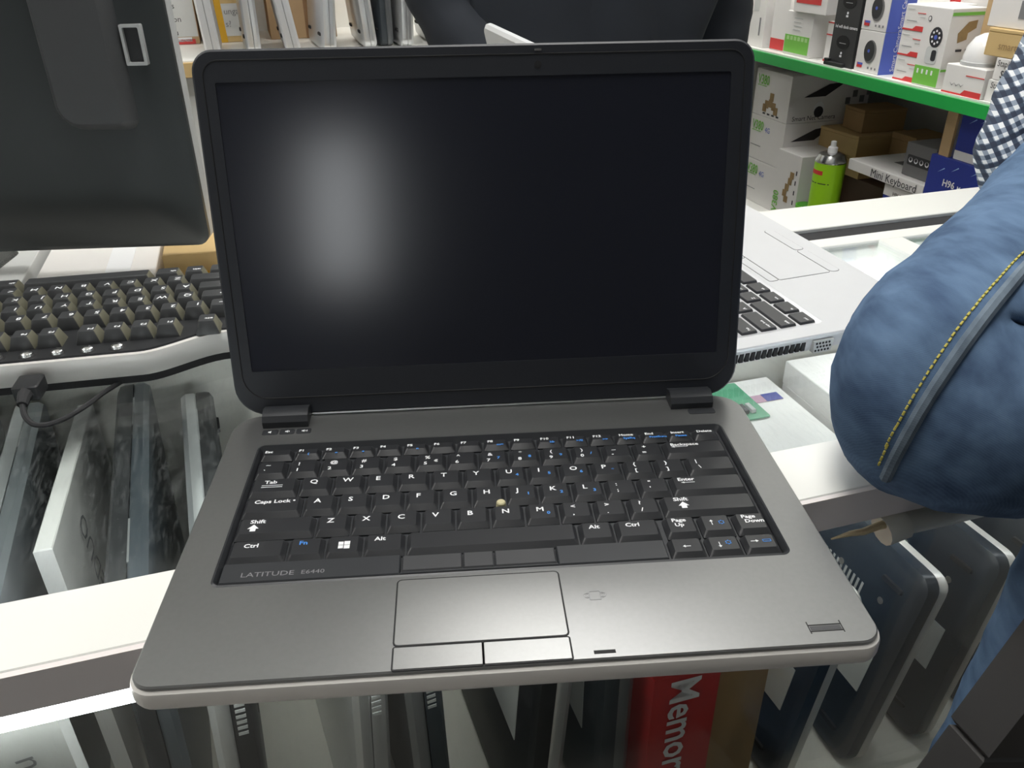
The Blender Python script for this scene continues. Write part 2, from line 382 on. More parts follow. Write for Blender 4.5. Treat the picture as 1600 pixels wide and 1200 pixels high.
# ------------------------------------------------------------------ key helpers
KM = {}
def key_mesh(w_, d, h, ins, fr, m):
    k = (round(w_, 5), round(d, 5), h, ins, fr, m.name)
    if k not in KM:
        x, y = w_ / 2, d / 2
        base = rr(-x, x, -y, y, .0008, 2); top = rr(-x + ins, x - ins, -y + fr, y - ins * .6, .0012, 2)
        KM[k] = MB().loft([(base, 0), (base, h * .25), (top, h - .0003), (inset(top, .0004), h)]).mesh('key', m)
    return KM[k]
def ktxt(key, s, size, x, y, z, m=None, ax='LEFT', bold=.0001): return txt(s, size, m or M_PRINT, key, (x, y, z), (0, 0, 0), 'legend', ax, 1.12, bold)

# ------------------------------------------------------------------ main laptop
lp = thing('laptop', 'open dark grey laptop with black screen and silver rim on the counter', 'laptop', (0, 0, 0))
out = rr(-.1695, .1695, -.0045, .222, (.0125, .0125, .02, .02), 7)
MB().loft([(inset(out, .024), .0045), (inset(out, .018), .0055), (inset(out, .009), .0095)]).build('base_shell', M_BLACK, lp)
for x in (-.13, .13):
    for y in (.145, .2):
        MB().lathe([(.009, 0.0), (.009, .005)], 14, (x, y)).build('rubber_foot', M_RUBBER, lp)
MB().loft([(inset(out, .0092), .0095), (inset(out, .0040), .0122), (inset(out, .0008), .0145), (out, .0165), (out, .0215), (inset(out, .0006), .0235), (inset(out, .0022), .0246)], (True, False)).build('silver_rim', M_SILVER, lp)
hole = rr(-.147, .147, .0572, .1842, .005, 7)
MB().ring(inset(out, .0019), hole, .0246, .0268, .0007).build('palm_rest', M_DECK, lp)
fr_in = rr(-.1442, .1442, .0595, .1803, .003, 7)
MB().loft([(hole, .0267), (inset(hole, .0012), .0272), (inset(hole, .0028), .0248), (fr_in, .0232)], (False, True)).build('keyboard_tray', M_SATIN, lp)
for a_, b_ in ((-.1435, -.0537), (.0268, .0838)):
    MB().bbox(a_, b_, .0602, .0748, .0232, .0264, .0006).build('tray_infill', M_SATIN, lp)
MB().bbox(-.0537, .0268, .0602, .0618, .0232, .0264, .0004).build('tray_infill', M_SATIN, lp)
for a_, b_ in ((-.0528, -.0222), (-.0215, -.0060), (-.0053, .0259)):
    MB().bbox(a_, b_, .0624, .0740, .0232, .0262, .0006).build('pointer_button', M_KEY2, lp)
txt('LATITUDE', .0047, M_GREYP, lp, (-.1335, .0640, .02645), sx=1.25); txt('E6440', .0040, M_GREYP, lp, (-.1035, .0642, .02645), sx=1.2)
KZ = .0232; KH = .0036
def lkey(x0, x1, y0, y1, legs=()):
    k = link('key', key_mesh(x1 - x0 - .0012, y1 - y0 - .0012, KH, .0017, .0026, M_KEY), lp, ((x0 + x1) / 2, (y0 + y1) / 2, KZ))
    w2, d2 = (x1 - x0) / 2, (y1 - y0) / 2
    for l in legs:
        s, size, fx, fy = l[:4]; m = l[4] if len(l) > 4 else M_PRINT
        ktxt(k, s, size, -w2 + fx, -d2 + fy, KH + .00012, m)
    return k
def arrow_icon(k, pts, m=M_PRINT):
    for p in pts: flat('legend', p, m, k, (0, 0, KH + .00005), th=.00012)
L1 = 'Esc F1 F2 F3 F4 F5 F6 F7 F8 F9 F10 F11 F12 Home End Insert Delete'.split()
x = -.1442
blue1 = {'F1': '(', 'F2': 'o', 'F3': 'a', 'F5': 'n', 'F8': 'm=', 'F10': 'kb', 'F11': '>/II', 'F12': '>>', 'Home': 'SysRq', 'End': 'PrntScrn', 'Insert': 'Pause'}
for i, s in enumerate(L1):
    wk = .0206 if i == 0 else .01665
    lg = [(s, .0032, .0028, .0062)]
    if s in blue1: lg.append((blue1[s], .0028, .0050 if len(blue1[s]) > 4 else .0085, .0026, M_BLUE))
    lkey(x, x + wk, .1685, .1792, lg); x += wk
r2 = [('~', '`', ''), ('!', '1', ''), ('@', '2', ''), ('#', '3', ''), ('$', '4', ''), ('%', '5', '\u20ac'), ('^', '6', ''), ('&', '7', '7'), ('*', '8', '8'), ('(', '9', '9'), (')', '0', '/'), ('_', '-', ''), ('+', '=', '')]
x = -.1442
for a_, b_, c_ in r2:
    lg = [(a_, .0042, .0060, .0105), (b_, .0040, .0052, .0046)]
    if c_: lg.append((c_, .0033, .0115, .0070, M_BLUE if c_ != '\u20ac' else M_PRINT))
    lkey(x, x + .01907, .1495, .1668, lg); x += .01907
k = lkey(x, .1432, .1495, .1668, [('Backspace', .0038, .005, .0112)])
arrow_icon(k, [rect(-.0125, -.0045, .0013, .0016), [(-.0145, .00145), (-.0125, .0007), (-.0125, .0022)]])
x = -.1442 + .0285
k = lkey(-.1442, x, .1312, .1487, [('Tab', .0042, .0085, .0112)])
arrow_icon(k, [rect(-.007, .005, .0005, .0009), rect(-.007, .005, -.0012, -.0008)])
num3 = {'U': '4', 'I': '5', 'O': '6', 'P': '*'}
for s in 'QWERTYUIOP':
    lg = [(s, .0052, .0062, .0095)]
    if s in num3: lg.append((num3[s], .0033, .0120, .0068, M_BLUE))
    lkey(x, x + .01907, .1312, .1487, lg); x += .01907
for a_, b_ in (('{', '['), ('}', ']')):
    lkey(x, x + .01907, .1312, .1487, [(a_, .0042, .0065, .0108), (b_, .0042, .0065, .0048)]); x += .01907
lkey(x, .1432, .1312, .1487, [('|', .0042, .006, .0108), ('\\', .0042, .007, .0052)])
x = -.1442 + .0335
lkey(-.1442, x, .1125, .1302, [('Caps Lock', .0042, .0062, .0112), ('\u2022', .0042, .0275, .0112)])
num4 = {'J': '1', 'K': '2', 'L': '3'}
for s in 'ASDFGHJKL':
    lg = [(s, .0052, .0062, .0095)]
    if s in num4: lg.append((num4[s], .0033, .0120, .0068, M_BLUE))
    lkey(x, x + .01907, .1125, .1302, lg); x += .01907
for a_, b_ in ((':', ';'), ('"', "'")):
    lkey(x, x + .01907, .1125, .1302, [(a_, .0042, .0065, .0108), (b_, .0042, .0065, .0052)]); x += .01907
k = lkey(x, .1432, .1125, .1302, [('Enter', .0040, .005, .0120)])
arrow_icon(k, [rect(-.0135, -.0075, .0013, .0016), [(-.0155, .00145), (-.0135, .0007), (-.0135, .0022)]])
x = -.1442 + .0430
shift_i = [[(-.0145, -.0012), (-.0115, .0022), (-.0085, -.0012), (-.0100, -.0012), (-.0100, -.0034), (-.0130, -.0034), (-.0130, -.0012)]]
k = lkey(-.1442, x, .0940, .1116, [('Shift', .0042, .0075, .0120)]); arrow_icon(k, shift_i)
for s in 'ZXCVBNM':
    lg = [(s, .0052, .0062, .0095)]
    if s == 'M': lg.append(('0', .0033, .0120, .0068, M_BLUE))
    lkey(x, x + .01907, .0940, .1116, lg); x += .01907
for a_, b_ in (('<', ','), ('>', '.'), ('?', '/')):
    lkey(x, x + .01907, .0940, .1116, [(a_, .0042, .0065, .0108), (b_, .0042, .0070, .0048)]); x += .01907
k = lkey(x, .1432, .0940, .1116, [('Shift', .0042, .0075, .0120)]); arrow_icon(k, [[(p[0] - .003, p[1]) for p in shift_i[0]]])
lkey(-.1442, -.1135, .0752, .0930, [('Ctrl', .0042, .008, .0108)])
lkey(-.1135, -.0938, .0752, .0930, [('Fn', .0042, .006, .0110, M_BLUE)])
k = lkey(-.0938, -.0740, .0752, .0930)
arrow_icon(k, [rect(-.0028, -.0002, .0002, .0026), rect(.0002, .0032, .0002, .0029), rect(-.0028, -.0002, -.0026, -.0002), rect(.0002, .0032, -.0029, -.0002)])
lkey(-.0740, -.0515, .0752, .0930, [('Alt', .0042, .006, .0110)])
lkey(-.0515, .0402, .0752, .0930)
lkey(.0402, .0600, .0752, .0930, [('Alt', .0042, .006, .0110)])
lkey(.0600, .0850, .0752, .0930, [('Ctrl', .0042, .006, .0110)])
lkey(.0866, .1058, .0760, .0934, [('Page', .0038, .005, .0120), ('Up', .0038, .006, .0082)])
def arr(k, d, m=M_PRINT, ox=0, oy=0, s=1.0):
    c, si = math.cos(R(d)), math.sin(R(d))
    T = lambda pts: [(ox + s * (p[0] * c - p[1] * si), oy + s * (p[0] * si + p[1] * c)) for p in pts]
    arrow_icon(k, [T([(-.0018, -.0002), (.001, -.0002), (.001, .0002), (-.0018, .0002)]), T([(.001, -.001), (.0024, 0), (.001, .001)])], m)
def sun(k, ox, oy):
    for q in range(6):
        a = R(60 * q); arrow_icon(k, [[(ox + .0013 * math.cos(a), oy + .0013 * math.sin(a)), (ox + .0018 * math.cos(a + .5), oy + .0018 * math.sin(a + .5)), (ox + .0013 * math.cos(a + 1.05), oy + .0013 * math.sin(a + 1.05)), (ox + .0010 * math.cos(a + .5), oy + .0010 * math.sin(a + .5))]], M_BLUE)
k = lkey(.1058, .1250, .0760, .0934); arr(k, 90, ox=-.0025, oy=.001); sun(k, .0028, .0010)
lkey(.1250, .1442, .0760, .0934, [('Page', .0038, .005, .0120), ('Down', .0038, .006, .0082)])
k = lkey(.0852, .1048, .0603, .0757); arr(k, 180)
k = lkey(.1048, .1244, .0603, .0757); arr(k, 270, ox=-.0025); sun(k, .0024, .0012)
k = lkey(.1244, .1440, .0603, .0757); arr(k, 0, ox=-.0035, oy=.001); arrow_icon(k, [rect(.001, .0055, .0, .0004), rect(.001, .0014, .0, .0018), rect(.0051, .0055, .0, .0018), rect(.001, .0055, .0016, .0019)], M_BLUE)
MB().lathe([(.0030, KZ), (.0026, KZ + .0046), (.0020, KZ + .0052)], 12, (.0005, .1122)).build('pointing_stick', mat('cream_rubber', (.55, .5, .3), .7), lp)
# touchpad
def plate(name, x0, x1, y0, y1, m, r=.002, z=.0268):
    p = rr(x0, x1, y0, y1, r, 3)
    g = MB().loft([(inset(p, -.0007), z - .0003), (inset(p, -.0007), z + .00012)]).build(name + '_groove', M_GROOVE, lp)
    return slab(p, z, z + .0004, .0002).build(name, m, lp)
M_PAD = mat('touchpad_grey', (.28, .282, .28), .31, metal=.75, noise_amt=.05, scale=500)
plate('touchpad', -.0540, .0252, .0122, .0545, M_PAD)
plate('touchpad_button', -.0540, -.0144, -.0016, .0110, M_PAD, .0006)
plate('touchpad_button', -.0136, .0252, -.0016, .0110, M_PAD, .0006)
MB().bbox(.0352, .0450, .0003, .0024, .0262, .0270, .0002).build('status_light_slot', M_GROOVE, lp)
MB().bbox(.1360, .1510, .0050, .0056, .0262, .0270, .0001).bbox(.1360, .1510, .0087, .0093, .0262, .0270, .0001).bbox(.1355, .136, .004, .0112, .0262, .02695, .0001).bbox(.151, .1515, .004, .0112, .0262, .02695, .0001).build('fingerprint_reader', M_GROOVE, lp)
MB().bbox(.1362, .1508, .0058, .0085, .0265, .02695, .0002).build('fingerprint_strip', M_KEY2, lp)
nf = MB()
nf.ring(rr(.0385, .0442, .0335, .0395, .0005, 2), rr(.0389, .0438, .0339, .0391, .0003, 2), .0267, .0269)
for sx in (-1, 1):
    for q in (.0045, .0057):
        for i in range(3):
            a = R(-40 + 40 * i - 13); b_ = R(-40 + 40 * i + 13)
            nf.loft([([(.04135 + sx * (q * math.cos(t) * 1.0), .0365 + q * .4 * math.sin(t) + o_) for t, o_ in ((a, 0), (b_, 0), (b_, .0004), (a, .0004))], .0267), ([(.04135 + sx * (q * math.cos(t)), .0365 + q * .4 * math.sin(t) + o_) for t, o_ in ((a, 0), (b_, 0), (b_, .0004), (a, .0004))], .0269)])
nf.build('card_reader_mark', M_GREYP, lp)
p_ = rr(.130, .148, .1965, .2030, .0018, 3)
slab(p_, .0264, .0272, .0002).build('power_button', M_SATIN, lp)
for i, (x0, x1) in enumerate(((-.1475, -.1375), (-.1365, -.1270), (-.1260, -.1165))):
    b_ = slab(rr(x0, x1, .1955, .2015, .0012, 3), .0264, .0271, .0002).build('media_button', M_SATIN, lp)
    cx = (x0 + x1) / 2
    flat('legend', [(cx - .0012, .1979), (cx - .0004, .1979), (cx + .0006, .1971), (cx + .0006, .1999), (cx - .0004, .1991), (cx - .0012, .1991)], M_PRINT, b_, (0, 0, .02711), th=.0001)
    if i: flat('legend', rect(cx + .0011, cx + .0015, .1978, .1992), M_PRINT, b_, (0, 0, .02711), th=.0001)
    if i == 2: flat('legend', rect(cx + .0020, cx + .0024, .1975, .1995), M_PRINT, b_, (0, 0, .02711), th=.0001)
for x0, x1 in ((-.1480, -.1190), (.1195, .1475)):
    h_ = MB(); h_.xf = Matrix.Rotation(R(90), 4, 'Y')
    prof = [(.204, .0262), (.2035, .031), (.206, .0345), (.212, .0365), (.219, .0345), (.222, .030), (.222, .0262)]
    MB().add([(x0, a, b) for a, b in prof] + [(x1, a, b) for a, b in prof], [tuple(range(7)), tuple(reversed(range(7, 14)))] + [(i, i + 7, (i + 1) % 7 + 7, (i + 1) % 7) for i in range(7)]).build('hinge', M_SATIN, lp)
# lid
TH = 1.3721
lid = rr(-.1667, .1667, .001, .2255, (.020, .020, .0125, .0125), 7)
lidp = MB().loft([(inset(lid, .004), -.0115), (inset(lid, .0006), -.009), (lid, -.007), (lid, -.0030)]).build('lid', M_SILVER2, lp, (0, .2174, .0275), (TH, 0, 0))
scr = rr(-.1540, .1525, .0310, .2075, .001, 7)
MB().ring(lid, scr, -.0030, 0, .0012).build('bezel', M_BEZEL, lidp)
MB().loft([(scr, -.0029), (scr, -.0008)]).build('screen', M_SCREEN, lidp)
gk = rr(-.1605, .1605, .0125, .2195, (.016, .016, .009, .009), 7)
MB().tube([(*p, .0) for p in gk], .00045, 6, closed=True).build('gasket', M_GROOVE, lidp)
MB().lathe([(.0022, -.0004), (.0022, .0003), (.0012, .0004)], 14, (.035, .2135)).build('webcam', M_GROOVE, lidp)
MB().box(.0330, .0372, .2212, .2224, -.0002, .0006).build('lid_latch', M_CHROME, lidp)
MB().box(-.118, .119, .0005, .0014, -.004, .0004).build('lid_lower_strip', M_SILVER2, lidp)

# ------------------------------------------------------------------ silver laptop seen from its side
def rotm(x, y):
    x = Vector(x).normalized(); y = Vector(y); z = x.cross(y).normalized(); y = z.cross(x)
    return Matrix(((x.x, y.x, z.x), (x.y, y.y, z.y), (x.z, y.z, z.z)))
HT = R(2.5); ha = R(15.4)
hx = Vector((-math.sin(ha) * math.cos(HT), math.cos(ha) * math.cos(HT), math.sin(HT))); hy = Vector((-math.cos(ha), -math.sin(ha), 0))
FL = Vector((.380, .346, .0215))
hm = rotm(hx, hy)
hp = thing('silver_laptop', 'pale silver laptop turned away, keyboard and side ports showing right of the dark screen', 'laptop')
hp.rotation_euler = hm.to_euler()
hp.location = FL + hm @ Vector((.169, .118, -.020))
ho = rr(-.169, .169, -.118, .118, (.012, .012, .006, .006), 6)
MB().loft([(inset(ho, .012), .001), (inset(ho, .003), .005), (inset(ho, .001), .012), (ho, .0175)]).build('base_shell', M_HP, hp)
hh = rr(-.153, .153, -.018, .092, .004, 6)
MB().ring(ho, hh, .0175, .0200, .0008).build('palm_rest', M_HP, hp)
MB().loft([(hh, .0199), (inset(hh, .004), .0178)], (False, True)).build('keyboard_tray', M_HP, hp)
rows = [(.0885, .0100, ['Esc'] + ['F%d' % i for i in range(1, 13)] + ['Prt', 'Ins', 'Del'], None),
        (.0765, .0165, list('`1234567890-=') + ['Bksp'], .0345), (.0580, .0165, ['Tab'] + list('QWERTYUIOP[]\\'), None),
        (.0395, .0165, ['caps lock'] + list("ASDFGHJKL;'") + ['Enter'], None), (.0210, .0165, ['shift'] + list('ZXCVBNM,./') + ['shift'], None),
        (.0025, .0165, ['ctrl', 'fn', 'win', 'alt', '', 'alt', 'ctrl', '<', '^', '>'], None)]
wid = {'Bksp': 1.9, 'Tab': 1.45, '\\': 1.45, 'caps lock': 1.7, 'Enter': 2.2, 'shift': 2.45, '': 5.3}
for y0, dd, ks, _ in rows:
    tot = sum(wid.get(s, 1) for s in ks); u_ = .297 / tot; x = -.1485
    for i, s in enumerate(ks):
        wk = wid.get(s, 1) * u_
        k = link('key', key_mesh(wk - .0032, dd - .0016, .0022, .0004, .0005, M_KEY2), hp, (x + wk / 2, y0 - dd / 2 - .001, .0178))
        if x < -.03 and s:
            ktxt(k, s, .0042 if len(s) == 1 else .003, -wk / 2 + .0035, -.002, .0024)
        x += wk
def hplate(name, x0, x1, y0, y1, r=.002, z=.0199):
    p = rr(x0, x1, y0, y1, r, 4)
    MB().loft([(inset(p, -.0004), z), (inset(p, -.0004), z + .0002)]).build(name + '_groove', M_GROOVE, hp)
    return slab(p, z, z + .0005, .0002).build(name, M_HP, hp)
hplate('touchpad', -.0700, .038, -.0880, -.0330)
hplate('touchpad_button', -.0700, -.017, -.0320, -.0225); hplate('touchpad_button', -.016, .038, -.0320, -.0225)
hplate('touchpad_button', -.0700, -.017, -.0995, -.0890, .004); hplate('touchpad_button', -.016, .038, -.0995, -.0890, .004)
for i in range(20):
    y = .113 - i * .0052
    MB().box(-.1692, -.1672, y - .0034, y, .0075, .0150).build('vent_slot', M_GROOVE, hp)
vp = MB().loft([([(-.1710, .003), (-.1710, -.0135), (-.1660, -.0135), (-.1660, .003)], .0045), ([(-.1710, .0045), (-.1710, -.0150), (-.1660, -.0150), (-.1660, .0045)], .0155)]).build('monitor_port', M_GREYLT, hp)
for r_ in range(3):
    for c_ in range(5):
        yy = .0015 - c_ * .0030 - .0012 * (r_ % 2)
        MB().tube([(-.1714, yy, .0068 + r_ * .0032), (-.1705, yy, .0068 + r_ * .0032)], .0010, 6).build('pin_hole', M_GROOVE, vp)
MB().box(-.1697, -.167, -.041, -.028, .007, .0140).build('usb_port', M_GROOVE, hp)
MB().box(-.1697, -.167, -.063, -.050, .007, .0140).build('usb_port', M_GROOVE, hp)
hl = rr(-.154, .169, 0, .198, (.006, .006, .010, .010), 5)
hlp = MB().loft([(inset(hl, .003), -.0075), (hl, -.005), (hl, -.0015), (inset(hl, .0008), 0)]).build('lid', M_HP, hp, (0, .1155, .021), (R(76), 0, 0))
MB().loft([(rr(-.147, .162, .010, .189, .001, 3), 0), (rr(-.147, .162, .010, .189, .001, 3), .0006)]).build('screen_bezel', M_BEZEL, hlp)
MB().loft([(rr(-.139, .154, .020, .181, .001, 3), .0006), (rr(-.139, .154, .020, .181, .001, 3), .0008)]).build('screen', M_SCREEN, hlp)

# ------------------------------------------------------------------ black and silver desktop keyboard facing away
kr = R(187)
kb = thing('desktop_keyboard', 'black desktop keyboard with silver back edge lying upside down to the viewer', 'keyboard', (-.266, .440, 0), (0, 0, kr))
edge = []
for i in range(13):
    t = i / 12; s_ = t * t * (3 - 2 * t); edge.append((.012 - .062 * t, .1235 - .026 * s_))
kout = [(-.082, -.035), (.262, -.035), (.262, .1235), (.03, .1235)] + edge + [(-.082, .0975)]
MB().loft([(inset(kout, .006), .002), (inset(kout, .004), .009)]).build('underside', M_RUBBER, kb)
MB().loft([(inset(kout, .004), .009), (inset(kout, .001), .014), (kout, .024), (inset(kout, .001), .0285), (inset(kout, .0035), .0290)]).build('silver_shell', M_KSH, kb)
MB().loft([(inset(kout, .0036), .0285), (inset(kout, .0046), .0305)]).build('top_panel', M_BLACK, kb)
def kkey(cx, cy, wk, s, h=.0115, dd=.0185):
    x_, y_ = wk / 2 - .0006, dd / 2
    if (round(wk, 4), h) not in KM:
        base = rr(-x_, x_, -y_, y_, .001, 2); top = rr(-x_ + .0028, x_ - .0028, -y_ + .0035, y_ - .0012, .0018, 2)
        me = MB().loft([(base, 0), (base, .001), (top, h - .0006), (inset(top, .0006), h)]).mesh('key', M_KEYD)
        me.materials.append(M_KSIDE)
        for p in me.polygons:
            if p.normal.x < -.6: p.material_index = 1
        KM[(round(wk, 4), h)] = me
    k = link('key', KM[(round(wk, 4), h)], kb, (cx, cy, .0295))
    if s: ktxt(k, s, .0070 if len(s) == 1 else .0044, -x_ + .0042, .0002 if len(s) == 1 else .002, h + .0002)
P_ = .0194
def krow(y, x0, names):
    x = x0
    for n_ in names:
        s, q = n_ if isinstance(n_, tuple) else (n_, 1)
        if s is not None: kkey(x + q * P_ / 2, y, q * P_, s)
        x += q * P_
XL = -2.75 * P_
krow(0, XL, [('shift', 2.25)] + list('ZXCVBNM<>?') + [('shift', 2.75)])
krow(.0205, XL, [('lock', 1.75)] + list('ASDFGHJKL;"') + [('enter', 2.25)])
krow(.0410, XL, [('tab', 1.5)] + list('QWERTYUIOP[]') + [('\\', 1.5)])
krow(.0620, XL, ['~'] + list('1234567890-=') + [('bksp', 2)])
krow(.0925, XL + .006, ['esc', (None, .55)] + ['F1', 'F2', 'F3', 'F4', (None, .45), 'F5', 'F6', 'F7', 'F8', (None, .45), 'F9', 'F10', 'F11', 'F12'])
krow(-.0205, XL, [('ctrl', 1.5), ('win', 1.1), ('alt', 1.3), ('', 5.6), ('alt', 1.3), ('win', 1.1), ('ctrl', 1.5)])
for i in range(5):
    bx = .0275 + i * .0213
    MB().lathe([(.0062, .0300), (.0062, .0306), (.0050, .0310)], 16, (bx, .1125)).build('media_ring', M_GROOVE, kb)
    MB().lathe([(.0046, .0308), (.0042, .0330), (.0022, .0342)], 16, (bx, .1125)).build('media_button', M_CHROME, kb)
MB().bbox(.138, .152, .106, .118, .0300, .0312, .0004).build('logo_badge', M_SILVER2, kb)
txt('D', .008, M_DARKP, kb, (.143, .109, .0313))
plug = thing('usb_plug', 'black plug with curled cable pushed into the keyboard back edge', 'plug', (-.266, .440, 0), (0, 0, kr))
slab(rr(.078, .096, .1255, .146, .002, 3), .0095, .0215, .001).build('plug_body', M_BLACK, plug)
MB().tube([(.087, .145, .0155), (.087, .151, .0150), (.0868, .157, .013)], [.0055, .0045, .0036], 10).build('strain_relief', M_RUBBER, plug)
cab = [(.0868, .157, .013), (.084, .165, .008), (.078, .170, .0035), (.069, .170, .0022), (.060, .164, .0022), (.052, .153, .0022), (.046, .142, .0022), (.040, .130, .0026), (.030, .115, .003)]
def catmull(ps, n=6):
    ps = [Vector(p) for p in ps]; o_ = []
    for i in range(len(ps) - 1):
        a, b, c, d = ps[max(i - 1, 0)], ps[i], ps[i + 1], ps[min(i + 2, len(ps) - 1)]
        for k in range(n):
            t = k / n; o_.append(.5 * ((2 * b) + (c - a) * t + (2 * a - 5 * b + 4 * c - d) * t * t + (3 * b - a - 3 * c + d) * t ** 3))
    return o_ + [ps[-1]]
MB().tube(catmull(cab), .0020, 8).build('cable', M_RUBBER, plug)

# ------------------------------------------------------------------ monitor from behind
mo = thing('monitor', 'large black monitor seen from behind above the desktop keyboard', 'monitor', (-.475, .535, 0))
mr = [(Matrix.Rotation(R(90), 4, 'X')) @ Vector((0, 0, 0))]
fr_ = MB(); fr_.xf = Matrix.Rotation(R(90), 4, 'X')          # local x right, y -> up, z -> towards the camera
po = rr(-.215, .215, .036, .345, .012, 5)
fr_.loft([(inset(po, .002), -.030), (po, -.027), (po, -.012), (inset(po, .001), -.010)]).build('front_frame', M_GREYLT, mo)
bk = MB(); bk.xf = Matrix.Rotation(R(90), 4, 'X')
bk.loft([(po, -.010), (po, -.004), (rr(-.209, .209, .042, .339, .011, 5), .002), (rr(-.165, .165, .086, .295, .010, 5), .008), (rr(-.150, .150, .100, .28, .010, 5), .009)]).build('rear_shell', M_MON, mo)
bm_ = MB(); bm_.xf = Matrix.Rotation(R(90), 4, 'X')
bp_ = rr(.112, .172, .155, .30, (.02, .006, .006, .02), 5)
bm_.loft([(inset(bp_, -.006), .004), (bp_, .018), (inset(bp_, .004), .022)]).build('connector_hood', M_MONG, mo)
cn = MB(); cn.xf = Matrix.Rotation(R(90), 4, 'X')
cn.ring(rr(.178, .196, .205, .238, .001, 2), rr(.1805, .1935, .2075, .2355, .001, 2), -.004, .010).build('port_frame', M_GREYLT, mo)
cn = MB(); cn.xf = Matrix.Rotation(R(90), 4, 'X')
cn.box(.1805, .1935, .2075, .2355, -.004, .006).build('port_block', M_BLACK, mo)
MB().box(-.15, -.09, -.012, .03, .006, .12).build('stand_neck', M_MON, mo)
slab(rr(-.24, .0, .0, .08, .02, 5), .0045, .012, .002).build('stand_base', M_MON, mo)

# ------------------------------------------------------------------ closed laptops standing on edge
def closed_laptop(name, m_base, m_lid, W=.33, D=.225, T=.027):
    """lying flat: x = width, y = depth, z = thickness, underside at z = 0"""
    root = link(name, None); root.empty_display_size = .05
    p = rr(0, W, 0, D, .014, 5)
    MB().loft([(inset(p, .006), 0), (inset(p, .001), .003), (p, .007), (p, T * .52)]).build('base', m_base, root)
    MB().loft([(inset(p, .001), T * .54), (p, T * .6), (p, T - .004), (inset(p, .003), T)]).build('lid', m_lid, root)
    MB().loft([(inset(p, .002), T * .5), (inset(p, .002), T * .56)], (False, False)).build('seam', M_GROOVE, root)
    for x in (.03, W - .03):
        for y in (.025, D - .025):
            q = rr(x - .012, x + .012, y - .003, y + .003, .0028, 3)
            MB().loft([(inset(q, .001), -.002), (q, .001)]).build('rubber_foot', M_RUBBER, root)
    vs = MB()
    for i in range(11): vs.box(.055 + i * .0055, .0575 + i * .0055, D - .06, D - .045, -.0003, .001)
    for i in range(9): vs.box(W - .001, W + .0004, D - .075 + i * .005, D - .0725 + i * .005, .006, .012)
    vs.build('vent_grille', M_GREYLT, root)
    MB().box(W * .42, W * .66, D * .35, D * .55, -.0004, .001).build('panel_cover', m_base, root)
    MB().box(W * .10, W * .27, D * .36, D * .58, -.0006, .001).build('sticker', M_PAPER, root)
    for i in range(3):
        MB().lathe([(.0032, -.0005), (.0032, .001)], 10, (W * (.2 + .3 * i), D * .78)).build('screw', M_CHROME, root)
    MB().bbox(W * .12, W * .28, D - .012, D - .0005, T * .40, T * .66, .0008).build('hinge_cover', M_SILVER2, root)
    MB().bbox(W * .72, W * .88, D - .012, D - .0005, T * .40, T * .66, .0008).build('hinge_cover', M_SILVER2, root)
    return root
def stand(root, u, v, z, lean, yaw, flip=False, base=None):
    """stand on the long edge: width along V, depth up, thickness along U; lean about V"""
    a = A + R(yaw)
    Uy = Vector((math.cos(a), math.sin(a), 0)); Vy = Vector((-math.sin(a), math.cos(a), 0))
    if flip: x, z_ = Vy, Uy
    else: x, z_ = -Vy, -Uy                     # underside looks towards +U when not flipped
    up = Vector((0, 0, 1)) * math.cos(R(lean)) + Uy * math.sin(R(lean))
    y = up; zz = x.cross(y)
    root.rotation_euler = Matrix(((x.x, y.x, zz.x), (x.y, y.y, zz.y), (x.z, y.z, zz.z))).to_euler()
    root.location = CF(u, v, z)
    return root
C_SD = closed_laptop('standing_laptop', M_BLACK, M_SILVER2, .33, .285, .027)
C_SS = closed_laptop('standing_laptop', M_SILVER2, M_SILVER2, .32, .275, .024)
C_GD = closed_laptop('standing_laptop', mat('gunmetal_base', (.045, .055, .065), .35), mat('gunmetal_lid', (.20, .21, .22), .35, metal=.5), .31, .265, .026)
C_SM = closed_laptop('standing_laptop', mat('blue_black_base', (.02, .028, .04), .3), M_SILVER, .17, .205, .026)
USED = set()
def place(proto, u, v, z, lean, yaw, flip, label, cat='laptop', group='laptops standing inside the glass counter'):
    r_ = proto if proto.name not in USED else copy_tree(proto)
    USED.add(proto.name)
    W_ = max(c.dimensions.x for c in r_.children) if False else None
    stand(r_, u, v, z, lean, yaw, flip)
    return tag(r_, label, cat, group)
FZ = -.339
# flipped: width runs away from the viewer starting at v; underside looks to the left (-U)
# not flipped: width runs towards the viewer, so v is the far end; underside looks to the right (+U)
M_LIDD = mat('slate_lid', (.085, .10, .115), .28, metal=.4, noise_amt=.08, scale=12)
M_LIDG = mat('steel_lid', (.26, .28, .30), .3, metal=.6, noise_amt=.05, scale=12)
C_L1 = closed_laptop('standing_laptop', M_BLACK, M_LIDD, .29, .304, .026)
C_L2 = closed_laptop('standing_laptop', M_SILVER2, M_LIDG, .29, .300, .024)
C_L3 = closed_laptop('standing_laptop', M_HP, M_HP, .29, .298, .024)
place(C_L3, -.497, .076, FZ, 3, 4, True, 'white closed laptop on edge at the far left under the keyboard')
place(C_L1, -.452, .074, FZ, 4, 4, True, 'slate closed laptop on edge under the keyboard plug')
place(C_L2, -.408, .076, FZ, 3, 4, True, 'steel grey closed laptop on edge under the keyboard cable')
place(C_L1, -.362, .074, FZ, 3, 4, True, 'slate closed laptop on edge under the bright silver keyboard edge')
place(C_L2, -.318, .076, FZ, 2, 4, True, 'steel grey closed laptop on edge left of the lettered white carton')
place(C_L1, -.235, .076, FZ, 2, 4, True, 'slate closed laptop on edge right of the lettered white carton')
place(C_SD, -.184, .368, FZ, 3, 4, False, 'black based closed laptop whose underside shows below the front left corner')
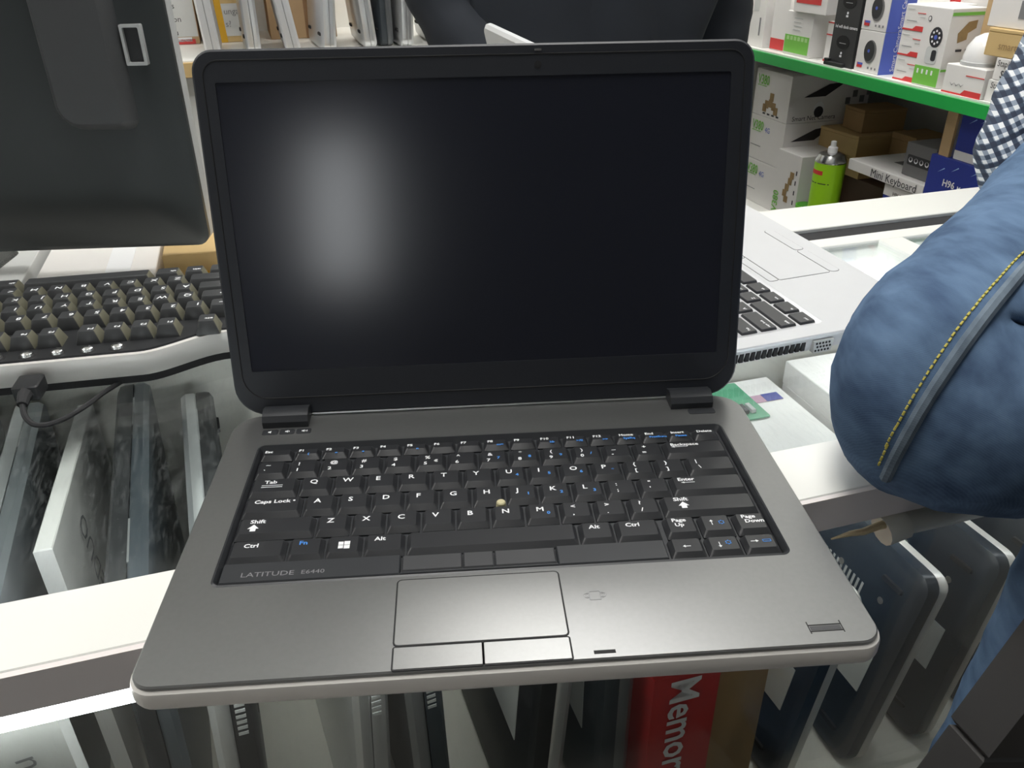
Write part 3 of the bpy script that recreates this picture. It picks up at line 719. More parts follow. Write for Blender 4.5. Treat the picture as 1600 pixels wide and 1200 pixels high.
place(C_SS, -.112, .355, FZ, 3, 6, False, 'silver closed laptop on edge below the left palm rest')
place(C_GD, -.055, .350, FZ, -1, 5, False, 'gunmetal closed laptop on edge below the touchpad')
place(C_SD, .018, .030, FZ, 4, 2, True, 'black based closed laptop on edge below the right touchpad button')
place(C_GD, .080, .032, FZ, 0, 1, True, 'gunmetal closed laptop on edge beside the red box')
place(C_SM, .240, .028, FZ, 9, 3, True, 'small blue black closed laptop on edge right of the tan carton')
place(C_SM, .310, .026, FZ, 11, 0, True, 'small blue black closed laptop with rounded silver rim below the denim knee')
place(C_SM, .385, .028, FZ, 10, 2, True, 'small blue black closed laptop on edge behind the hanging denim leg')
place(C_SM, .455, .030, FZ, 9, 2, True, 'small blue black closed laptop at the right end of the counter row')

# ------------------------------------------------------------------ cartons
def carton(name, label, cat, frame, x0, x1, y0, y1, z0, z1, m, group=None, tilt=0, lid=True):
    """frame: function giving world origin and z-rotation; local x right along the front, front faces -y"""
    org, rz = frame((x0 + x1) / 2, y0, z0)
    t = thing(name, label, cat, org, (0, 0, rz + tilt), group)
    w2 = (x1 - x0) / 2; h = z1 - z0; d = y1 - y0
    t['w2'] = w2; t['h'] = h; t['d'] = d
    MB().bbox(-w2, w2, 0, d, 0, h * (.86 if lid else 1), .0008).build('carton_body', m, t)
    if lid: MB().bbox(-w2 - .0004, w2 + .0004, -.0004, d + .0004, h * .862, h, .0008).build('carton_lid', m, t)
    return t
def shelf_frame(x, y, z): return CF(y, -x, z), A - math.pi / 2      # local x = -V, local y = U
def counter_frame(x, y, z): return CF(x, y, z), A
def pr(t, poly, m, side=False, name='printed_panel', off=.0007):
    if side: return flat(name, poly, m, t, (t['w2'] + off - .0003, t['d'] / 2, 0), SIDE)
    return flat(name, poly, m, t, (0, -off + .0003, 0), FRONT)
def pt(t, s, size, x, z, m, side=False, rot=0, sx=1.0, bold=0, ax='LEFT', off=.0011):
    if side: o = txt(s, size, m, t, (t['w2'] + off, t['d'] / 2 + x, z), (R(90), 0, R(90)), 'lettering', ax, sx, bold)
    else: o = txt(s, size, m, t, (x, -off, z), (R(90), 0, 0), 'lettering', ax, sx, bold)
    if rot: o.rotation_mode = 'XYZ'; o.rotation_euler = (Matrix.Rotation(R(90) if side else 0, 3, 'Z') @ Matrix.Rotation(R(90), 3, 'X') @ Matrix.Rotation(R(rot), 3, 'Z')).to_euler()
    return o
# inside the counter
t = carton('memory_box', 'bright red carton lettered Memory standing behind the front glass', 'box', counter_frame, .118, .172, .026, .12, -.339, -.135, M_RED)
pt(t, 'Memory', .034, -.013, .172, M_PRINT, rot=-90, bold=.0006)
t = carton('tan_carton', 'plain tan carton standing beside the red Memory box', 'box', counter_frame, .176, .222, .035, .13, -.339, -.15, M_KRAFT, tilt=R(1))
t = carton('white_case_box', 'white carton with grey rotated lettering behind glass at the lower left', 'box', counter_frame, -.292, -.245, .020, .034, -.339, -.060, M_PAPER, lid=False)
pt(t, 'Ecc010u', .020, .016, .185, M_GREYP, rot=98, sx=1.1)
t = carton('white_lettered_box', 'glossy white carton lettered EDUO under the lamp reflection', 'box', counter_frame, -.279, -.267, .16, .36, -.339, -.050, M_CARTON, lid=False)
pt(t, 'EDUO', .026, -.02, .19, M_GREYP, side=True, rot=90)
t = carton('white_carton', 'white carton with pink print under the glass beside the denim knee', 'box', counter_frame, .325, .425, .235, .375, -.339, -.15, M_CARTON)
flat('printed_panel', rect(-.03, .04, .09, .105), M_PURPLE, t, (0, 0, .1893)); flat('printed_panel', rect(.02, .04, .09, .105), M_BLUEC, t, (0, 0, .1896))
t = carton('white_carton', 'plain white carton under the glass half hidden by the denim leg', 'box', counter_frame, .445, .54, .23, .37, -.339, -.13, M_CARTON)
t = carton('white_carton', 'white carton printed with a grey 34 under glass beside the silver palm rest', 'box', counter_frame, .59, .70, .25, .37, -.339, -.10, M_CARTON)
flat('printed_panel', rect(.02, .035, .03, .05), M_GREYP, t, (0, 0, .2393)); txt('34', .024, M_GREYP, t, (-.005, .07, .2396), (0, 0, R(-90)))
t = thing('circuit_board', 'green circuit board under the glass below the silver laptop ports', 'circuit board', CF(.36, .275, -.149), RZ)
slab(rr(-.05, .02, .02, .095, .002, 2), 0, .0016, .0003).build('board', M_PCB, t)
for i in range(7): MB().bbox(-.045 + i * .008, -.040 + i * .008, .03, .045, .0016, .006, .0004).build('chip', M_BLACK if i % 2 else M_GREYLT, t)

# ------------------------------------------------------------------ shelf unit on the right
sh = thing('wall_shelf_unit', 'white wall shelf with a green front edge holding boxed cameras', 'shelf', CF(.80, 0, 0), (0, 0, A - math.pi / 2))
MB().box(-1.62, -.45, 0, .33, .086, .104).build('upper_board', M_WHITE, sh)
MB().bbox(-1.62, -.45, -.004, 0, .0835, .1015, .0008).build('green_edge', M_GREEN, sh)
MB().box(-1.62, -.45, .01, .33, -.205, -.187).build('lower_board', M_WHITE, sh)
MB().box(-1.62, -.45, .31, .33, -1.0, .60).build('back_panel', M_WHITE, sh)
MB().box(-1.62, -1.60, .0, .31, -1.0, .60).build('end_panel', M_WHITE, sh)
MB().box(-1.16, -1.145, .02, .31, -.187, .086).build('divider', M_WHITE, sh)
MB().box(-.628, -.613, .045, .31, -.187, .086).build('divider', M_WHITE, sh); MB().box(-.630, -.611, .040, .045, -.187, .086).build('divider_edge', M_WOODP, sh)
MB().box(-.618, -.603, .06, .31, .104, .60).build('divider', M_WHITE, sh); MB().box(-.620, -.600, .052, .06, .104, .60).build('divider_edge', M_WOODP, sh)
MB().box(-.465, -.45, .0, .31, -1.0, .60).build('end_panel', M_WHITE, sh)
MB().box(-1.62, -.45, 0, .31, -.95, -.93).build('bottom_board', M_WHITE, sh)
ZU, ZL = .104, -.187
def cart(name, label, v_far, v_near, z0, z1, m, dep=.09, u0=.812, group=None, tilt=0, lid=False):
    return carton(name, label, 'box', shelf_frame, -v_far, -v_near, u0, u0 + dep, z0, z1, m, group, R(tilt), lid)
def cluster(t, cx, cz, s, m=M_DARKP):
    for dx, dz in ((0, 0), (1, .2), (-1, .3), (.4, 1), (-.5, 1.1), (.5, -1), (-.4, -1), (1.2, -.7), (-1.2, -.6), (.9, 1.4)):
        pr(t, rect(cx + dx * s - s * .36, cx + dx * s + s * .36, cz + dz * s - s * .4, cz + dz * s + s * .4), m)
gi = 'white boxes with square icon clusters'
icon_v = [(1.569, 1.471), (1.469, 1.378), (1.376, 1.292), (1.290, 1.193)]
icon_l = ['leftmost white box with a ring of dark icons on the green edged shelf', 'second white icon box from the left on the green edged shelf', 'third white icon box from the left on the green edged shelf', 'white icon box with a pink lettered side on the green edged shelf']
for (a, b), l in zip(icon_v, icon_l):
    t = cart('camera_box', l, a, b, ZU, .225, M_CARTON, .12, group=gi)
    cluster(t, .0, .062, .009); pr(t, rect(-.02, .015, .028, .031), M_GREYP); pr(t, rect(-.02, .02, .021, .0235), M_GREYP); pr(t, rect(-.022, .012, .006, .0072), M_DARKP)
    if l.startswith('white icon'):
        pt(t, 'V380', .016, .0, .012, M_REDP, side=True, rot=90, ax='LEFT'); pr(t, rect(.040, .052, 0, .12), M_REDP, side=True)
t = cart('camera_box', 'white box with red edge between the icon boxes and the green based box', 1.145, 1.075, ZU, .215, M_CARTON, .06)
pr(t, rect(-.035, -.031, 0, .111), M_REDP); pr(t, rect(-.005, .012, .06, .085), M_PAPER); pr(t, rect(.018, .022, .02, .05), M_GREYP); pt(t, '/ 017', .014, -.02, .085, M_DARKP, side=True)
t = cart('camera_box', 'white box with red foot tucked behind the green based box', 1.06, 1.012, ZU, .20, M_CARTON, .08, u0=.818)
pr(t, rect(-.023, .023, .002, .02), M_REDP)
t = cart('camera_box', 'white box with a broad bright green base band', 1.008, .932, ZU, .173, M_CARTON, .075)
pr(t, rect(-.036, .034, .004, .032), M_GPRINT)
for i in range(6): pr(t, rect(-.030 + i * .0105, -.023 + i * .0105, .024, .030), mat('pale_green_print', (.45, .72, .3), .6), off=.0009)
for i in range(4): pr(t, rect(-.015, .005 + .004 * (i % 2), .040 + i * .006, .0415 + i * .006), M_PAPER)
t = cart('camera_box', 'white box with a red label lying on the green based box', .985, .895, .1735, .24, M_CARTON, .085, u0=.806)
pr(t, rect(-.038, .03, .014, .05), M_REDP)
t = cart('camera_box', 'narrow white box with red stripe beside the charcoal box', .905, .876, ZU, .165, M_CARTON, .07, u0=.822)
pr(t, rect(-.0145, .0145, .040, .042), M_REDP); pr(t, rect(-.0145, .0145, .058, .060), M_REDP); pr(t, rect(-.0145, .0145, .0, .003), M_REDP)
t = cart('camera_box', 'tall charcoal box printed with two small black cameras', .872, .813, ZU, .225, M_BLKC, .06, u0=.808)
for z_ in (.030, .088):
    pr(t, circ(.0, z_ + .006, .016, 14, .010), M_GROOVE); pt(t, 'hd wifi dock camera', .0066, -.024, z_ + .026, M_PRINT, bold=.0001)
    pr(t, rect(-.003, .002, z_ - .016, z_ - .013), M_PRINT); pr(t, circ(0, z_ - .010, .002, 8), M_PRINT); pr(t, rect(-.008, .008, z_ + .004, z_ + .0048), M_GREYLT, off=.0009)
t2 = thing('black_stand', 'small black plastic foot in front of the charcoal box', 'stand', CF(.803, .85, ZU), (0, 0, A - math.pi / 2))
MB().bbox(-.024, .022, -.002, .004, 0, .006, .0008).build('foot_bar', M_BLACK, t2); MB().bbox(-.024, -.014, -.002, .004, .006, .010, .0006).build('foot_lip', M_BLACK, t2)
for z0, wh in ((ZU, 'lower'), (.163, 'upper')):
    t = cart('camera_box', wh + ' white box with a big round lens and blue side', .806, .751, z0, z0 + .0588, M_CARTON, .045, u0=.808, group='lens boxes with blue sides')
    pr(t, circ(.003, .030, .0135, 20, .0165), M_GREYC); pr(t, circ(.001, .031, .0115, 20, .0145), M_BLKC, off=.0009); pr(t, circ(.0, .031, .0025, 8), M_BLUEV, off=.0011)
    pr(t, rect(-.022, -.010, .006, .013), M_REDP); pr(t, rect(-.020, -.009, .010, .013), M_BLUEV, off=.0009)
    for i in range(3): pr(t, rect(.003 + i * .008, .006 + i * .008, .006, .009), M_GREYP)
    pr(t, rect(-.022, .022, 0, .0585), M_BLUEV, side=True); pt(t, 'Smart Camera', .010, .004, .004, M_PRINT, side=True, rot=90, off=.0013)
for i, wh in enumerate(('lowest', 'middle', 'topmost')):
    t = cart('camera_box', wh + ' of three stacked white boxes with red corner stripes', .722, .678, ZU + i * .0335, ZU + (i + 1) * .0335 - .0003, M_CARTON, .08, group='stacked red striped boxes')
    pr(t, rect(-.022, .022, .0, .0022), M_REDP); pr(t, [(-.002, .002), (.022, .002), (.022, .0065), (.004, .0065)], M_REDP); pr(t, rect(.003, .022, .0225, .0235), M_REDP)
    pr(t, rect(-.016, .004, .012, .0128), M_GREYP); pr(t, rect(.008, .02, .018, .019), M_PAPER); pr(t, rect(-.018, -.004, .027, .028), M_PAPER)
t = cart('camera_box', 'tall white box with round lens ring, camera figure and green base', .675, .627, ZU, .205, M_CARTON, .055, u0=.806)
pr(t, rect(-.0235, .0235, .002, .026), M_GPRINT); pr(t, circ(.004, .064, .0115, 20, .013), M_DARKP); pr(t, circ(.004, .064, .003, 10), M_BLUEV, off=.0012)
for i in range(8): pr(t, circ(.004 + .007 * math.cos(R(45 * i)), .064 + .008 * math.sin(R(45 * i)), .0016, 8), M_PRINT, off=.0012)
pr(t, rr(.002, .011, .034, .048, .003, 3), M_DARKP); pr(t, rr(-.009, .013, .030, .052, .005, 3), M_PAPER, off=.0005); pr(t, circ(-.014, .086, .0032, 12, .0036), M_DARKP); pr(t, circ(-.014, .086, .0022, 12, .0026), M_CARTON, off=.0009)
for i in range(4): pr(t, rect(-.018 + .009 * i, -.015 + .009 * i, .016, .022), M_PRINT, off=.0009)
pr(t, rect(-.027, .027, .092, .096), M_GPRINT, side=True); pr(t, rect(-.027, .02, .022, .025), M_GPRINT, side=True); pr(t, [(-.01, .058), (.004, .062), (.004, .07), (.016, .076), (.016, .086), (.002, .084), (-.012, .070)], M_BROWNP, side=True); pr(t, rect(-.010, .0, .047, .050), M_DARKP, side=True); pr(t, rect(.006, .016, .047, .050), M_DARKP, side=True)
t = cart('camera_box', 'single low white box with red stripes beside the staple boxes', .613, .545, ZU, .140, M_CARTON, .05, u0=.803)
pr(t, rect(-.034, .034, .0, .0022), M_REDP); pr(t, [(.0, .002), (.034, .002), (.034, .0075), (.006, .0075)], M_REDP); pr(t, rect(.003, .034, .0245, .0257), M_REDP)
for i in range(3): pr(t, [(-.022 + i * .008, .014), (-.018 + i * .008, .010), (-.014 + i * .008, .014), (-.018 + i * .008, .0112)], M_GREYP)
t = thing('dome_camera', 'glossy white domed camera cover on the low red striped box', 'camera', CF(.832, .585, .1402), (0, 0, A - math.pi / 2))
MB().lathe([(.024, 0), (.0245, .010), (.022, .022), (.015, .033), (.006, .038), (.001, .039)], 24).build('dome', mat('glossy_white', (.82, .82, .82), .2), t)
MB().lathe([(.026, 0), (.026, .004), (.0246, .005)], 24).build('dome_ring', M_GREYLT, t)
for i, (z0, wh) in enumerate(((ZU, 'lower'), (.1305, 'upper'))):
    t = cart('staple_box', wh + ' white box lettered Staple Hook beside the check sleeve', .541 - i * .004, .47, z0, z0 + .0262, M_CARTON, .06, u0=.806, group='staple hook boxes')
    pt(t, 'Staple Hook', .0105, -.030, .0165, M_DARKP, sx=.9); pt(t, 'SH-1', .0125, -.022, .0035, M_DARKP, sx=.9, bold=.0002)
t = cart('smart_camera_box', 'pale brown carton lettered smart camera above the staple boxes', .560, .475, .157, .189, M_KRAFT2, .06, u0=.806, lid=True)
pt(t, 'smart camera', .0125, -.022, .009, M_BROWNP)
t = cart('camera_box', 'white box printed with a grey pattern on the smart camera carton', .572, .47, .1895, .26, M_CARTON, .07, u0=.812)
pr(t, rect(-.05, .05, .04, .0415), M_GREYP); pr(t, rect(-.006, .012, .012, .032), M_GREYP)
t = cart('camera_box', 'white box with red corner behind the tall green based box', .735, .63, ZU, .222, M_CARTON, .06, u0=.895)
pr(t, rect(-.05, -.03, .07, .11), M_REDP)
# lower bay
def v380(t, big=True, g4=False):
    pt(t, 'V380', .024, -.050, .057, M_GPRINT, sx=.75, bold=.0004); pr(t, rect(-.050, -.020, .0535, .0548), M_GPRINT)
    if g4: pt(t, '4G', .014, -.006, .056, M_BLUEV); 
    if big:
        for dx, dz in ((0, 0), (.011, -.004), (-.012, -.003), (.002, .012), (.019, -.011), (-.018, -.010)): pr(t, rect(dx - .0065, dx + .0065, .026 + dz - .007, .026 + dz + .007), M_BROWNP)
        for i in range(4): pr(t, rect(-.022 + i * .015, -.014 + i * .015, .0045, .0075), M_DARKP)
gv = 'V380 camera cartons'
t = cart('camera_carton', 'top V380 carton of the white stack with a camera printed on its side', 1.122, 1.006, -.020, .063, M_CARTON, .17, .84, gv)
v380(t); pr(t, [(-.055, .045), (-.01, .045), (.03, .068), (-.005, .066)], M_DARKP, side=True); pr(t, circ(-.02, .022, .012, 14, .014), M_PRINT, side=True); pr(t, circ(-.020, .018, .010, 14, .010), M_DARKP, side=True, off=.0009)
pt(t, 'Smart Net Camera', .012, -.075, .004, M_DARKP, side=True); cx0 = .04
for dx, dz in ((0, 0), (.014, .012), (.03, .002), (.044, .014)): pr(t, rect(cx0 + dx - .005, cx0 + dx + .005, .034 + dz - .006, .034 + dz + .006), M_GREYC, side=True)
t = cart('camera_carton', 'middle V380 4G carton of the white stack', 1.122, 1.006, -.1035, -.0205, M_CARTON, .17, .84, gv)
v380(t, False, True); pr(t, [(-.07, .05), (-.02, .05), (.02, .074), (-.02, .07)], M_DARKP, side=True); pr(t, rect(-.05, -.015, .026, .0272), M_GREYP)
t = cart('camera_carton', 'bottom V380 4G carton of the white stack', 1.122, 1.006, ZL, -.104, M_CARTON, .17, .84, gv)
v380(t, False, True); pr(t, rect(-.05, -.015, .026, .0272), M_GREYP)
t = cart('camera_carton', 'white V380 carton stood on end beside the spray can', 1.004, .930, ZL, -.0625, M_CARTON, .085, .832)
pt(t, 'V380', .024, -.018, .008, M_GPRINT, rot=90, sx=.8, bold=.0004)
for dx, dz in ((0, 0), (.007, .012), (-.005, -.012), (.011, .024), (.001, -.022)): pr(t, rect(.004 + dx - .006, .004 + dx + .006, .062 + dz - .006, .062 + dz + .006), M_BROWNP)
for i in range(4): pr(t, rect(.026, .029, .035 + i * .018, .043 + i * .018), M_DARKP)
t = cart('brown_box', 'dark brown box under the kraft cartons behind the spray can', .965, .815, ZL, -.101, M_DKBROWN, .13, .930)
t = cart('kraft_box', 'lowest kraft carton of the stack behind the spray can', 1.020, .890, -.1005, -.066, M_KRAFT2, .12, .925, 'kraft cartons', lid=True); pt(t, 'super camera', .010, -.05, .010, M_BROWNP)
t = cart('kraft_box', 'wide kraft carton in the middle of the brown stack', 1.022, .905, -.0655, -.028, M_KRAFT2, .115, .92, 'kraft cartons', 4, lid=True)
t = cart('kraft_box', 'small kraft carton on top of the brown stack', .985, .925, -.0275, .012, M_KRAFT, .085, .945, 'kraft cartons', -4, lid=True)
t = cart('kraft_box', 'narrow kraft carton behind the brown stack', .900, .840, -.1005, -.022, M_KRAFT, .07, .99, 'kraft cartons', lid=True)
# spray can
sp = thing('spray_can', 'lime green spray can with white nozzle on the lower shelf', 'spray can', CF(.832, .852, ZL), (0, 0, A - math.pi / 2))
MB().lathe([(.024, 0), (.0255, .002), (.0255, .136)], 28).build('can_body', M_LGREEN, sp)
MB().lathe([(.0255, .136), (.0265, .138), (.0255, .141), (.021, .149), (.014, .152)], 28).build('can_shoulder', M_CHROME, sp)
MB().lathe([(.008, .152), (.008, .160), (.005, .162), (.0045, .170), (.002, .171)], 16).build('nozzle', mat('nozzle_white', (.75, .75, .75), .4), sp)
for z0, z1, m_, a0, a1 in ((.117, .124, M_REDP, 215, 300), (.117, .124, M_DARKP, 190, 215), (.102, .1035, M_DARKP, 180, 330)):
    vs, fs = [], []
    for i in range(9):
        a = R(a0 + (a1 - a0) * i / 8); vs += [(.0257 * math.cos(a), .0257 * math.sin(a), z0), (.0257 * math.cos(a), .0257 * math.sin(a), z1)]
    for i in range(8): fs.append((2 * i, 2 * i + 2, 2 * i + 3, 2 * i + 1))
    MB().add(vs, fs).build('printed_band', m_, sp)
cp = thing('can_cap', 'loose green cap standing beside the spray can', 'cap', CF(.838, .905, ZL), (0, 0, 0))
MB().lathe([(.019, 0), (.020, .002), (.019, .045)], 22).build('cap_wall', mat('cap_green', (.13, .55, .03), .35), cp)
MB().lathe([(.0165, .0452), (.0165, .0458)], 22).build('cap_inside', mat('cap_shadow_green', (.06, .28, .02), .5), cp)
t = cart('black_box', 'black box with white arcs lying at the foot of the keyboard box', .812, .728, ZL, -.125, M_BLKC, .10, .826)
flat('printed_panel', [(-.03, .02), (.0, .035), (.03, .03), (.03, .033), (.0, .038), (-.03, .023)], M_PRINT, t, (0, 0, .0622)); flat('printed_panel', circ(.015, .012, .006, 12), M_PRINT, t, (0, 0, .0622))
t = cart('tv_box', 'dark blue box below the Mini Keyboard box', .724, .642, ZL, -.0535, M_BLUEC, .12, .842); pr(t, rect(-.041, .041, .115, .133), M_CARTON); pt(t, 'H96 MAX', .008, -.02, .118, M_DARKP, off=.0013); pt(t, 'XDIS', .012, -.015, .070, M_PRINT, bold=.0002)
t = cart('mini_keyboard_box', 'long white box lettered Mini Keyboard', .811, .638, -.053, -.036, M_CARTON, .115, .836); pt(t, 'Mini Keyboard', .0175, -.030, .0025, M_DARKP, sx=1.0)
flat('printed_panel', rect(-.04, -.02, .05, .08), M_GREYC, t, (0, 0, .0172))
t = cart('grey_box', 'dark grey box with four white icons on the Mini Keyboard box', .704, .643, -.0355, .014, M_GREYC, .075, .85)
pr(t, rr(-.024, .024, .017, .032, .002, 2), M_BLKC)
for i in range(4): pr(t, circ(-.017 + i * .0115, .0245, .0040, 8), M_PRINT, off=.0009); pr(t, circ(-.017 + i * .0115, .0255, .0028, 8), M_BLKC, off=.0011)
t = cart('tv_box', 'blue box lettered H96 Max with a white base band', .637, .540, -.060, .012, M_BLUEC, .10, .836, 'H96 boxes'); pr(t, rect(-.0485, .0485, 0, .012), M_CARTON); pt(t, 'H96', .0135, -.016, .034, M_PRINT, bold=.0003); pt(t, 'Max', .0085, .012, .034, M_PRINT, bold=.0002)
for x_, z_ in ((-.03, .05), (-.005, .056), (.03, .058)): pr(t, [(x_, z_), (x_ + .012, z_ + .007), (x_ + .011, z_ + .008)], mat('pale_blue_print', (.4, .6, .9), .6))
t = cart('tv_box', 'blue box with a white band under the H96 Max box', .637, .540, ZL, -.0605, M_BLUEC, .10, .836, 'H96 boxes'); pr(t, rect(-.0485, .0485, .1, .126), M_CARTON)
t = cart('tv_box', 'blue H96 box stacked behind the check sleeve', .604, .505, .0125, .080, M_BLUEC, .10, .842, 'H96 boxes'); pr(t, rect(-.0485, .0485, 0, .012), M_CARTON); pt(t, 'H96', .018, -.012, .030, M_PRINT, bold=.0004)
for x_, z_ in ((-.035, .05), (-.015, .054)): pr(t, [(x_, z_), (x_ + .012, z_ + .007), (x_ + .011, z_ + .008)], MATS['pale_blue_print'])

# ------------------------------------------------------------------ rear shelf at the left with standing laptops and cardboard
rs = thing('rear_shelf_unit', 'cream rear shelf behind the screens holding cardboard and upright laptops', 'shelf', CF(0, 1.09, 0), RZ)
MB().box(-1.0, .62, 0, .40, .108, .130).build('upper_board', M_WHITE, rs)
MB().bbox(-1.0, .62, -.006, 0, .106, .128, .0008).build('tan_edge', M_KRAFT2, rs)
MB().box(-1.0, .62, .02, .04, -1.0, .108).build('front_panel', M_WALL, rs)
MB().box(-1.0, .62, .38, .40, .13, .75).build('back_panel', M_WHITE, rs)
MB().box(-1.0, -.98, .0, .40, -1.0, .75).build('end_panel', M_WHITE, rs)
MB().box(.60, .62, .0, .40, -1.0, .75).build('end_panel', M_WHITE, rs)
t = carton('cardboard_box', 'brown cardboard box with a grey handwritten note behind the monitor', 'box', counter_frame, -.33, -.166, 1.30, 1.46, .1305, .33, M_CORR)
pr(t, rect(.024, .081, .012, .095), M_PAPER, name='paper_note'); pr(t, rect(-.075, .075, 0, .008), M_RED, name='red_tape'); pr(t, rect(-.06, .05, .105, .125), M_YEL, name='yellow_tape'); pr(t, rect(.026, .070, .004, .011), M_PRINT, name='white_label')
for i, s in enumerate(('V ac', 'tas', 'Kon', 'Bu')): pt(t, s, .013, .036, .078 - i * .021, M_DARKP)
t = carton('taped_box', 'cardboard box wrapped in yellow tape with a torn paper note', 'box', counter_frame, -.152, -.086, 1.30, 1.46, .1305, .33, M_KRAFT2)
pr(t, [(-.028, 0), (.0, 0), (-.004, .08), (-.028, .09)], M_YEL, name='yellow_tape'); pr(t, rect(-.01, .0285, .01, .062), M_PAPER, name='paper_note', off=.0006); pr(t, rect(-.0285, .0285, .085, .11), M_YEL, name='yellow_tape')
for i, s in enumerate(('unga', 's?')): pt(t, s, .014, .0, .045 - i * .02, M_GREYP)
t = carton('cardboard_box', 'plain cardboard box with a brown tape strip between upright laptops', 'box', counter_frame, -.045, .072, 1.31, 1.46, .1305, .36, M_CORR)
pr(t, rect(.004, .013, 0, .2), M_BTAPE, name='brown_tape')
gr = 'laptops upright on the rear shelf'
def rear(proto, u, v, lean, yaw, flip, label): return place(proto, u, v, .1308, lean, yaw, flip, label, 'laptop', gr)
C_R1 = closed_laptop('upright_laptop', M_SILVER2, M_SILVER2, .17, .21, .022)
C_R2 = closed_laptop('upright_laptop', M_HP, M_HP, .17, .215, .023)
C_R3 = closed_laptop('upright_laptop', MATS['gunmetal_base'], MATS['gunmetal_lid'], .17, .205, .022)
rear(C_R2, -.152, 1.10, -3, 0, True, 'white laptop standing upright left of the yellow taped box')
rear(C_R1, -.090, 1.11, 0, 2, True, 'thin silver laptop standing upright right of the yellow taped box')
rear(C_R2, -.030, 1.10, -8, 0, True, 'white laptop leaning left in front of the plain cardboard box')
rear(C_R1, .026, 1.10, 4, 3, True, 'thin silver laptop upright across the plain cardboard box')
rear(C_R1, .094, 1.11, -5, 0, True, 'silver laptop leaning left beside the plain cardboard box')
rear(C_R3, .124, 1.13, 0, 1, True, 'gunmetal laptop upright in the rear row')
rear(C_R1, .154, 1.11, 2, 1, True, 'silver laptop upright in the middle of the rear row')
rear(C_R1, .211, 1.11, -4, 0, True, 'silver laptop leaning left in the middle of the rear row')
rear(C_R2, .243, 1.12, 0, -3, True, 'pale laptop showing its lid in the rear row')
rear(C_R3, .281, 1.11, -3, 0, True, 'gunmetal laptop with yellow sticker beside the dark sleeve')
rear(C_R1, .309, 1.11, 0, 0, True, 'silver laptop upright next to the dark jacket')
rear(C_R2, .341, 1.12, 0, -3, True, 'pale laptop at the right end of the rear row')
# low cartons behind the counter seen under the monitor
t = carton('grey_carton', 'low grey white carton behind the counter under the monitor', 'box', counter_frame, -.60, -.335, .515, .70, -1.0, .012, M_PAPER)
t = carton('grey_carton', 'wide pale carton behind the counter seen between monitor and keyboard', 'box', counter_frame, -.328, -.215, .515, .66, -1.0, .005, M_CARTON)
flat('white_strap', rect(-.012, .012, .01, .13), M_PRINT, t, (0.02, 0, 1.0052))
t = carton('cardboard_box', 'orange brown carton behind the counter beside the monitor corner', 'box', counter_frame, -.205, -.06, .52, .68, -1.0, .02, M_KRAFT2)
pr(t, rect(-.05, .05, .9, 1.0), M_YEL, name='yellow_tape')

# ------------------------------------------------------------------ people
def skin_mesh(name, nodes, edges, m, root, sub=2, amp=0, freq=30, smooth=True):
    """nodes: list of (position, radius or (rx, ry)); grown into one surface"""
    me = bpy.data.meshes.new(name); me.from_pydata([tuple(n[0]) for n in nodes], edges, []); me.update()
    o = bpy.data.objects.new(name, me); COL.objects.link(o)
    md = o.modifiers.new('skin', 'SKIN'); md.use_smooth_shade = True
    if not me.skin_vertices: 
        bpy.context.view_layer.objects.active = o
    for i, n in enumerate(nodes):
        r_ = n[1]; sv = me.skin_vertices[0].data[i]
        sv.radius = r_ if isinstance(r_, tuple) else (r_, r_); sv.use_root = (i == root)
    s = o.modifiers.new('sub', 'SUBSURF'); s.levels = sub; s.render_levels = sub
    dg = bpy.context.evaluated_depsgraph_get(); dg.update()
    nm = bpy.data.meshes.new_from_object(o.evaluated_get(dg))
    bpy.data.objects.remove(o)
    nm.name = name
    if amp:
        for v in nm.vertices:
            p = v.co * freq
            d = noise.noise(p) * amp + noise.noise(p * 2.7) * amp * .4
            v.co += v.normal * d
    nm.materials.clear(); nm.materials.append(m)
    nm.polygons.foreach_set('use_smooth', [True] * len(nm.polygons)); nm.update()
    return nm
def chain(ps, n0):
    return [(n0 + i, n0 + i + 1) for i in range(len(ps) - 1)]
def lerp(a, b, t): return a + (b - a) * t
def head(parent, c, fwd, s=1.0):
    f = Vector(fwd).normalized(); sd = Vector((0, 0, 1)).cross(f).normalized(); up = f.cross(sd)
    T = Matrix(((sd.x, f.x, up.x, c.x), (sd.y, f.y, up.y, c.y), (sd.z, f.z, up.z, c.z), (0, 0, 0, 1)))
    def sph(rx, ry, rz, o, n=14, cut=None):
        vs, fs = [], []
        for i in range(n + 1):
            a = math.pi * i / n
            for j in range(2 * n):
                b = math.pi * j / n
                x, y, z = rx * math.sin(a) * math.cos(b), ry * math.sin(a) * math.sin(b), rz * math.cos(a)
                if cut == 'head' and z < 0: x *= 1 + .35 * z / rz * .6; 
                vs.append(T @ (Vector((x, y, z)) * s + Vector(o) * s))
        for i in range(n):
            for j in range(2 * n):
                k = (j + 1) % (2 * n); fs.append((i * 2 * n + j, (i + 1) * 2 * n + j, (i + 1) * 2 * n + k, i * 2 * n + k))
        return MB().add(vs, fs)
    hd = sph(.075, .092, .115, (0, 0, 0), cut='head').build('head', M_SKIN, parent)
    sph(.080, .094, .085, (0, -.016, .045)).build('hair', M_HAIR, hd)
    sph(.012, .018, .022, (0, .094, -.012), 8).build('nose', M_SKIN, hd); sph(.024, .008, .007, (0, .083, -.055), 8).build('mouth', mat('lip_brown', (.2, .08, .07), .5), hd)
    for q in (-1, 1):
        sph(.012, .008, .008, (q * .03, .083, .006), 8).build('eye', M_PRINT, hd); sph(.008, .016, .028, (q * .077, 0, -.005), 8).build('ear', M_SKIN, hd)
    return hd
